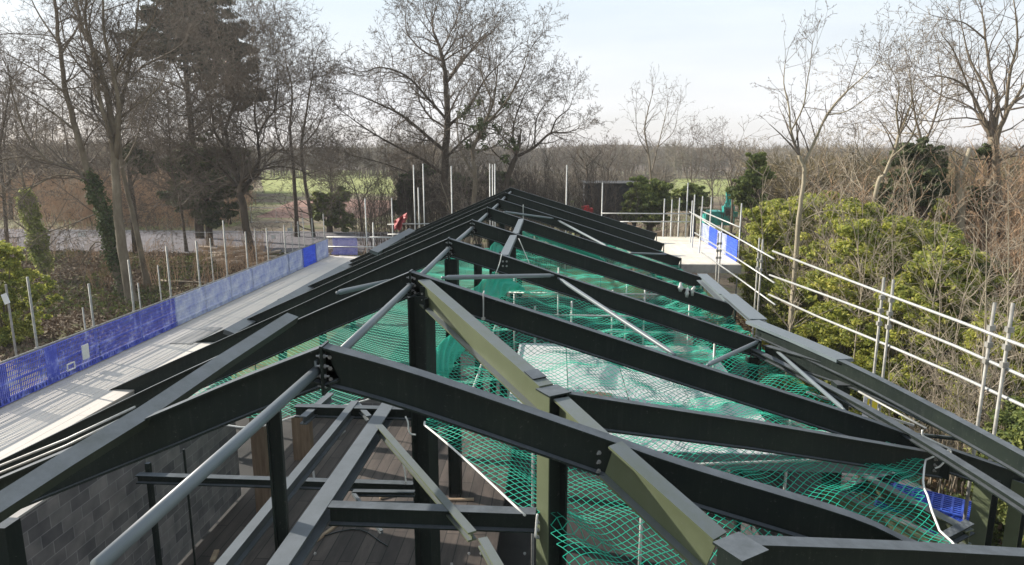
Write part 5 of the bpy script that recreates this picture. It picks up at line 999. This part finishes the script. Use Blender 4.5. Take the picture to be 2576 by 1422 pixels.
# ================================================================== dark clad building and machines
db = empty('dark_clad_building', (2, 64, 0)); tag(db, 'low dark clad building behind the far gable', 'building')
dm = mat_noise('dark_grey_cladding', [(.3, (.022, .022, .026)), (.7, (.045, .045, .052))], .8, .7, stretch=(6, 6, .4))
m = MB(); m.box((2.6, 63, 0), (7.4, 68, 6.5)); m.build('wall', dm, db)
m = MB()
for k in range(18): m.box((2.6 + k * .262, 62.95, .1), (2.65 + k * .262, 63, 6.45))
m.build('cladding_strips', dm, db)
m = MB(); m.box((2.5, 62.8, 6.502), (7.5, 68.2, 6.6)); m.build('roof', mat_noise('dark_flat_roof', [(.3, (.03, .03, .032)), (.7, (.06, .06, .062))], 1, .9), db)
teal = mat_noise('teal_digger_paint', [(.3, (.01, .25, .22)), (.7, (.03, .38, .33))], 3, .5)
ex = empty('digger', (17.6, 74, 0)); tag(ex, 'teal green digger with raised arm beyond the loading platform', 'digger')
m = MB(); m.obox((17.3, 74, 2.3), (1.5, 0, 0), (0, 1.2, 0), (0, 0, .55)); m.obox((16.7, 74, 2.95), (.8, 0, 0), (0, 1.0, 0), (0, 0, .25)); m.build('body', teal, ex)
m = MB(); m.obox((18.2, 73.4, 3.0), (.55, 0, 0), (0, .55, 0), (0, 0, .75)); cb = m.build('cab', teal, ex)
m = MB(); m.obox((18.2, 72.82, 3.15), (.4, 0, 0), (0, .02, 0), (0, 0, .4)); m.build('window', mat_noise('dark_glass', [(.3, (.02, .03, .03)), (.7, (.04, .05, .05))], 3, .1), cb)
for s in (-1, 1):
    m = MB(); m.obox((17.4, 74 + s * 1.0, .45), (1.7, 0, 0), (0, .28, 0), (0, 0, .42)); m.build('track', M['steel'], ex)
m = MB(); m.sweep([(17.9, 74, 2.6), (18.3, 73.9, 4.3), (18.2, 73.8, 5.3)], [(-.2, .22), (.2, .22), (.2, -.22), (-.2, -.22)], up=V((1, 0, 0))); m.build('boom', teal, ex)
m = MB(); m.sweep([(18.2, 73.8, 5.2), (18.6, 73.6, 4.0), (18.7, 73.4, 3.2)], [(-.14, .15), (.14, .15), (.14, -.15), (-.14, -.15)], up=V((1, 0, 0))); m.obox((18.75, 73.3, 2.8), (.4, 0, 0), (0, .3, 0), (0, 0, .35)); m.build('arm', teal, ex)
q = at(1478, 525, 58); o = empty('red_machine', (q.x, 58, 0)); tag(o, 'small bright red machine behind the far gable', 'machine')
rm = mat_noise('bright_red_paint', [(.3, (.6, .015, .02)), (.7, (.75, .03, .04))], 3, .4)
m = MB(); m.obox((q.x, 58, q.z - .25), (.45, 0, 0), (0, .6, 0), (0, 0, .3)); m.obox((q.x - .2, 57.7, q.z + .1), (.3, 0, .05), (0, .4, 0), (0, 0, .16)); m.build('skip', rm, o)
m = MB(); m.obox((q.x, 58, q.z * .5 - .3), (.6, 0, 0), (0, .8, 0), (0, 0, q.z * .5 - .3)); m.build('base', M['steel'], o)
# orange brown cut stumps beyond the right end of the gable
for k, (u, v, Y) in enumerate(((1610, 570, 50), (1590, 560, 51), (1665, 582, 48))):
    q = at(u, v, Y); m = MB(); m.tube([(q.x, Y, 0), (q.x + .1, Y, q.z * .7), (q.x - .2, Y, q.z)], [.5, .38, .3 if k != 1 else .15], 9)
    tag(m.build('tree_stump', M['twigred'], None, (q.x, Y, 0)), ['thickest red brown stump beyond the gable rails', 'thin red brown stump left of the thickest one', 'red brown stump next to the cream platform'][k], 'stump', 'red brown stumps beyond the far gable')
# logs
rng = random.Random(31); lw = mat_noise('pale_cut_log', [(.3, (.28, .21, .16)), (.7, (.5, .42, .34))], 4, .9)
lg = []
for k in range(22):
    u = rng.uniform(515, 690); v = rng.uniform(638, 664); q = atz(u, v, .15); lg.append((u, q))
lg.sort(key=lambda t: t[0])
for k, (u, q) in enumerate(lg):
    a = rng.uniform(-.5, .7); L_ = rng.uniform(1.0, 2.6); r = rng.uniform(.1, .2); z = .15 + rng.choice((0, 0, .35, .6)); d = V((math.cos(a), math.sin(a), rng.uniform(-.1, .2))) * L_ / 2; c = V((q.x, q.y, z + .1))
    m = MB(); m.tube([c - d, c + d * .2, c + d], [r, r * .95, r * .85], 8)
    tag(m.build('cut_log', lw, None, c), 'pale cut log lying in the scattered heap at the foot of the spreading oak', 'log', 'cut logs heaped below the oak')
# ------------------------------------------------------------------ temporary fences
fr = empty('wire_fence', (0, 0, 0)); m = MB(); W_ = 3.4
m.tube([(0, 0, .1), (0, 0, 2.05), (W_, 0, 2.05), (W_, 0, .1), (0, 0, .1)], .032, 6); m.build('frame', M['galv'], fr)
m = MB()
for k in range(1, 22): x = W_ * k / 22; m.tube([(x, 0, .12), (x, 0, 2.04)], .006, 3, False)
for k in range(1, 6): m.tube([(0, 0, .1 + .33 * k), (W_, 0, .1 + .33 * k)], .006, 3, False)
m.build('mesh', M['galvold'], fr); m = MB()
for x in (0, W_): m.obox((x, 0, .07), (.1, 0, 0), (0, .35, 0), (0, 0, .07))
m.build('foot', M['concrete'], fr)
kd = kids_of(None); n = 0
rows = [(-50 + 3.5 * k, 61.0 + .25 * math.sin(k), 0, 'front') for k in range(12)] + [(-62 + 3.5 * k, 88.5, 0, 'rear') for k in range(14)]
cnt = {'front': 0, 'rear': 0}
for x, y, rz, row in rows:
    o = fr if n == 0 else copy_tree(fr, kd); n += 1; cnt[row] += 1; o.location = (x, y, 0); o.rotation_euler = (0, 0, rz + .03 * math.sin(n * 2.2))
    tag(o, '%s wire fence panel from the left in the %s row at the grey yard' % (ORD[cnt[row]], row), 'fence panel', 'wire fence panels around the yard')
wp = mat_noise('white_plate', [(.3, (.6, .6, .6)), (.7, (.75, .75, .75))], 5, .5); dk_ = mat_noise('dark_lettering', [(.3, (.03, .03, .03)), (.7, (.06, .06, .06))], 5, .6)
for u, v, w_, h, Y, lab in ((206, 590, .75, .42, 60.7, 'white notice on the fence behind the left trees'), (730, 578, .55, .32, 60.7, 'small white notice with dark lettering on the fence beyond the guards'), (612, 600, .4, .4, 60.6, 'white square plate on the fence left of the oak trunk'), (688, 596, .4, .35, 60.6, 'white plate on the fence right of the oak trunk')):
    q = at(u, v, Y); o = empty('fence_sign', q); tag(o, lab, 'sign', 'white notices on the yard fence')
    m = MB(); m.obox(q, (w_ / 2, 0, 0), (0, .01, 0), (0, 0, h / 2)); m.build('plate', wp, o)
    if u == 730:
        m = MB()
        for k in range(3):
            x = q.x - .17 + k * .13; m.box((x, Y - .018, q.z - .08), (x + .025, Y - .012, q.z + .08)); m.box((x + .025, Y - .018, q.z - .08), (x + .09, Y - .012, q.z - .055))
            if k: m.box((x + .025, Y - .018, q.z + .055), (x + .09, Y - .012, q.z + .08)); m.box((x + .025, Y - .018, q.z - .012), (x + .08, Y - .012, q.z + .012))
        m.build('lettering', dk_, o)
q = at(14, 752, 17.5); o = empty('post_sign', (q.x, 17.5, 0)); tag(o, 'small white tilted plate on a thin post at the left edge', 'sign'); m = MB(); m.obox(q, (.08, 0, .03), (0, .01, 0), (-.04, 0, .14)); m.build('plate', wp, o)
m = MB(); m.tube([(q.x + .05, 17.55, 0), (q.x + .02, 17.55, q.z + .4)], .03, 6); m.build('pole', M['galvold'], o)
# ================================================================== light
W = bpy.data.worlds.new('World'); bpy.context.scene.world = W; W.use_nodes = True; nt = W.node_tree; L = nt.links; bg = nt.nodes['Background']
SUN_AZ = R(-70); SUN_EL = R(27)
sk = nt.nodes.new('ShaderNodeTexSky'); sk.sky_type = 'NISHITA'; sk.sun_disc = False; sk.sun_elevation = SUN_EL; sk.sun_rotation = SUN_AZ; sk.dust_density = 2.0; sk.air_density = 1.0
tc = N(nt, 'ShaderNodeTexCoord'); mp = N(nt, 'ShaderNodeMapping'); L.new(tc.outputs['Generated'], mp.inputs[0]); mp.inputs['Scale'].default_value = (1.2, 1.2, 7)
no = N(nt, 'ShaderNodeTexNoise', Scale=1.6, Detail=5, Roughness=.5); L.new(mp.outputs[0], no.inputs['Vector'])
cov = ramp(nt, no.outputs[0], [(.35, (.70,) * 3), (.62, (.98,) * 3)])
mx = N(nt, 'ShaderNodeMix', data_type='RGBA'); L.new(cov, mx.inputs[0]); L.new(sk.outputs[0], mx.inputs[6]); sx = N(nt, 'ShaderNodeSeparateXYZ'); L.new(tc.outputs['Generated'], sx.inputs[0])
L.new(ramp(nt, sx.outputs[2], [(.0, (.70, .67, .655)), (.12, (.66, .67, .70)), (.30, (.60, .66, .71)), (.6, (.50, .56, .62))]), mx.inputs[6]) if False else None
cm = N(nt, 'ShaderNodeMix', data_type='RGBA', blend_type='MULTIPLY'); cm.inputs[0].default_value = 1; L.new(ramp(nt, sx.outputs[2], [(.0, (.69, .67, .67)), (.10, (.65, .67, .70)), (.22, (.57, .64, .69)), (.6, (.48, .55, .61))]), cm.inputs[6]); cm.inputs[7].default_value = (10, 10, 10, 1); L.new(cm.outputs[2], mx.inputs[7])
L.new(mx.outputs[2], bg.inputs[0]); bg.inputs[1].default_value = .1
sl = bpy.data.lights.new('sun', 'SUN'); so = bpy.data.objects.new('sun', sl); C.objects.link(so); sl.energy = 5.0; sl.angle = R(.6); sl.color = (1, .93, .82)
sd = V((math.sin(SUN_AZ) * math.cos(SUN_EL), math.cos(SUN_AZ) * math.cos(SUN_EL), math.sin(SUN_EL))); so.rotation_euler = sd.to_track_quat('Z', 'Y').to_euler(); so.location = sd * 100
# pale winter air round the whole site
m = MB(); m.box((-420, -20, -1.2), (420, 560, 46)); hz = bpy.data.materials.new('haze_air'); hz.use_nodes = True; nt = hz.node_tree; nt.nodes.clear(); out = nt.nodes.new('ShaderNodeOutputMaterial'); pv = nt.nodes.new('ShaderNodeVolumePrincipled')
pv.inputs['Density'].default_value = .00042; pv.inputs['Color'].default_value = (.93, .94, .97, 1); nt.links.new(pv.outputs[0], out.inputs['Volume']); o = m.build('haze', hz); tag(o, 'pale winter haze over the site and the far woods', 'haze', None, 'stuff')
sc = bpy.context.scene; sc.view_settings.view_transform = 'Standard'; sc.view_settings.look = 'None'; sc.view_settings.exposure = .66; sc.view_settings.gamma = 1
sc.cycles.max_bounces = 6; sc.cycles.transparent_max_bounces = 8
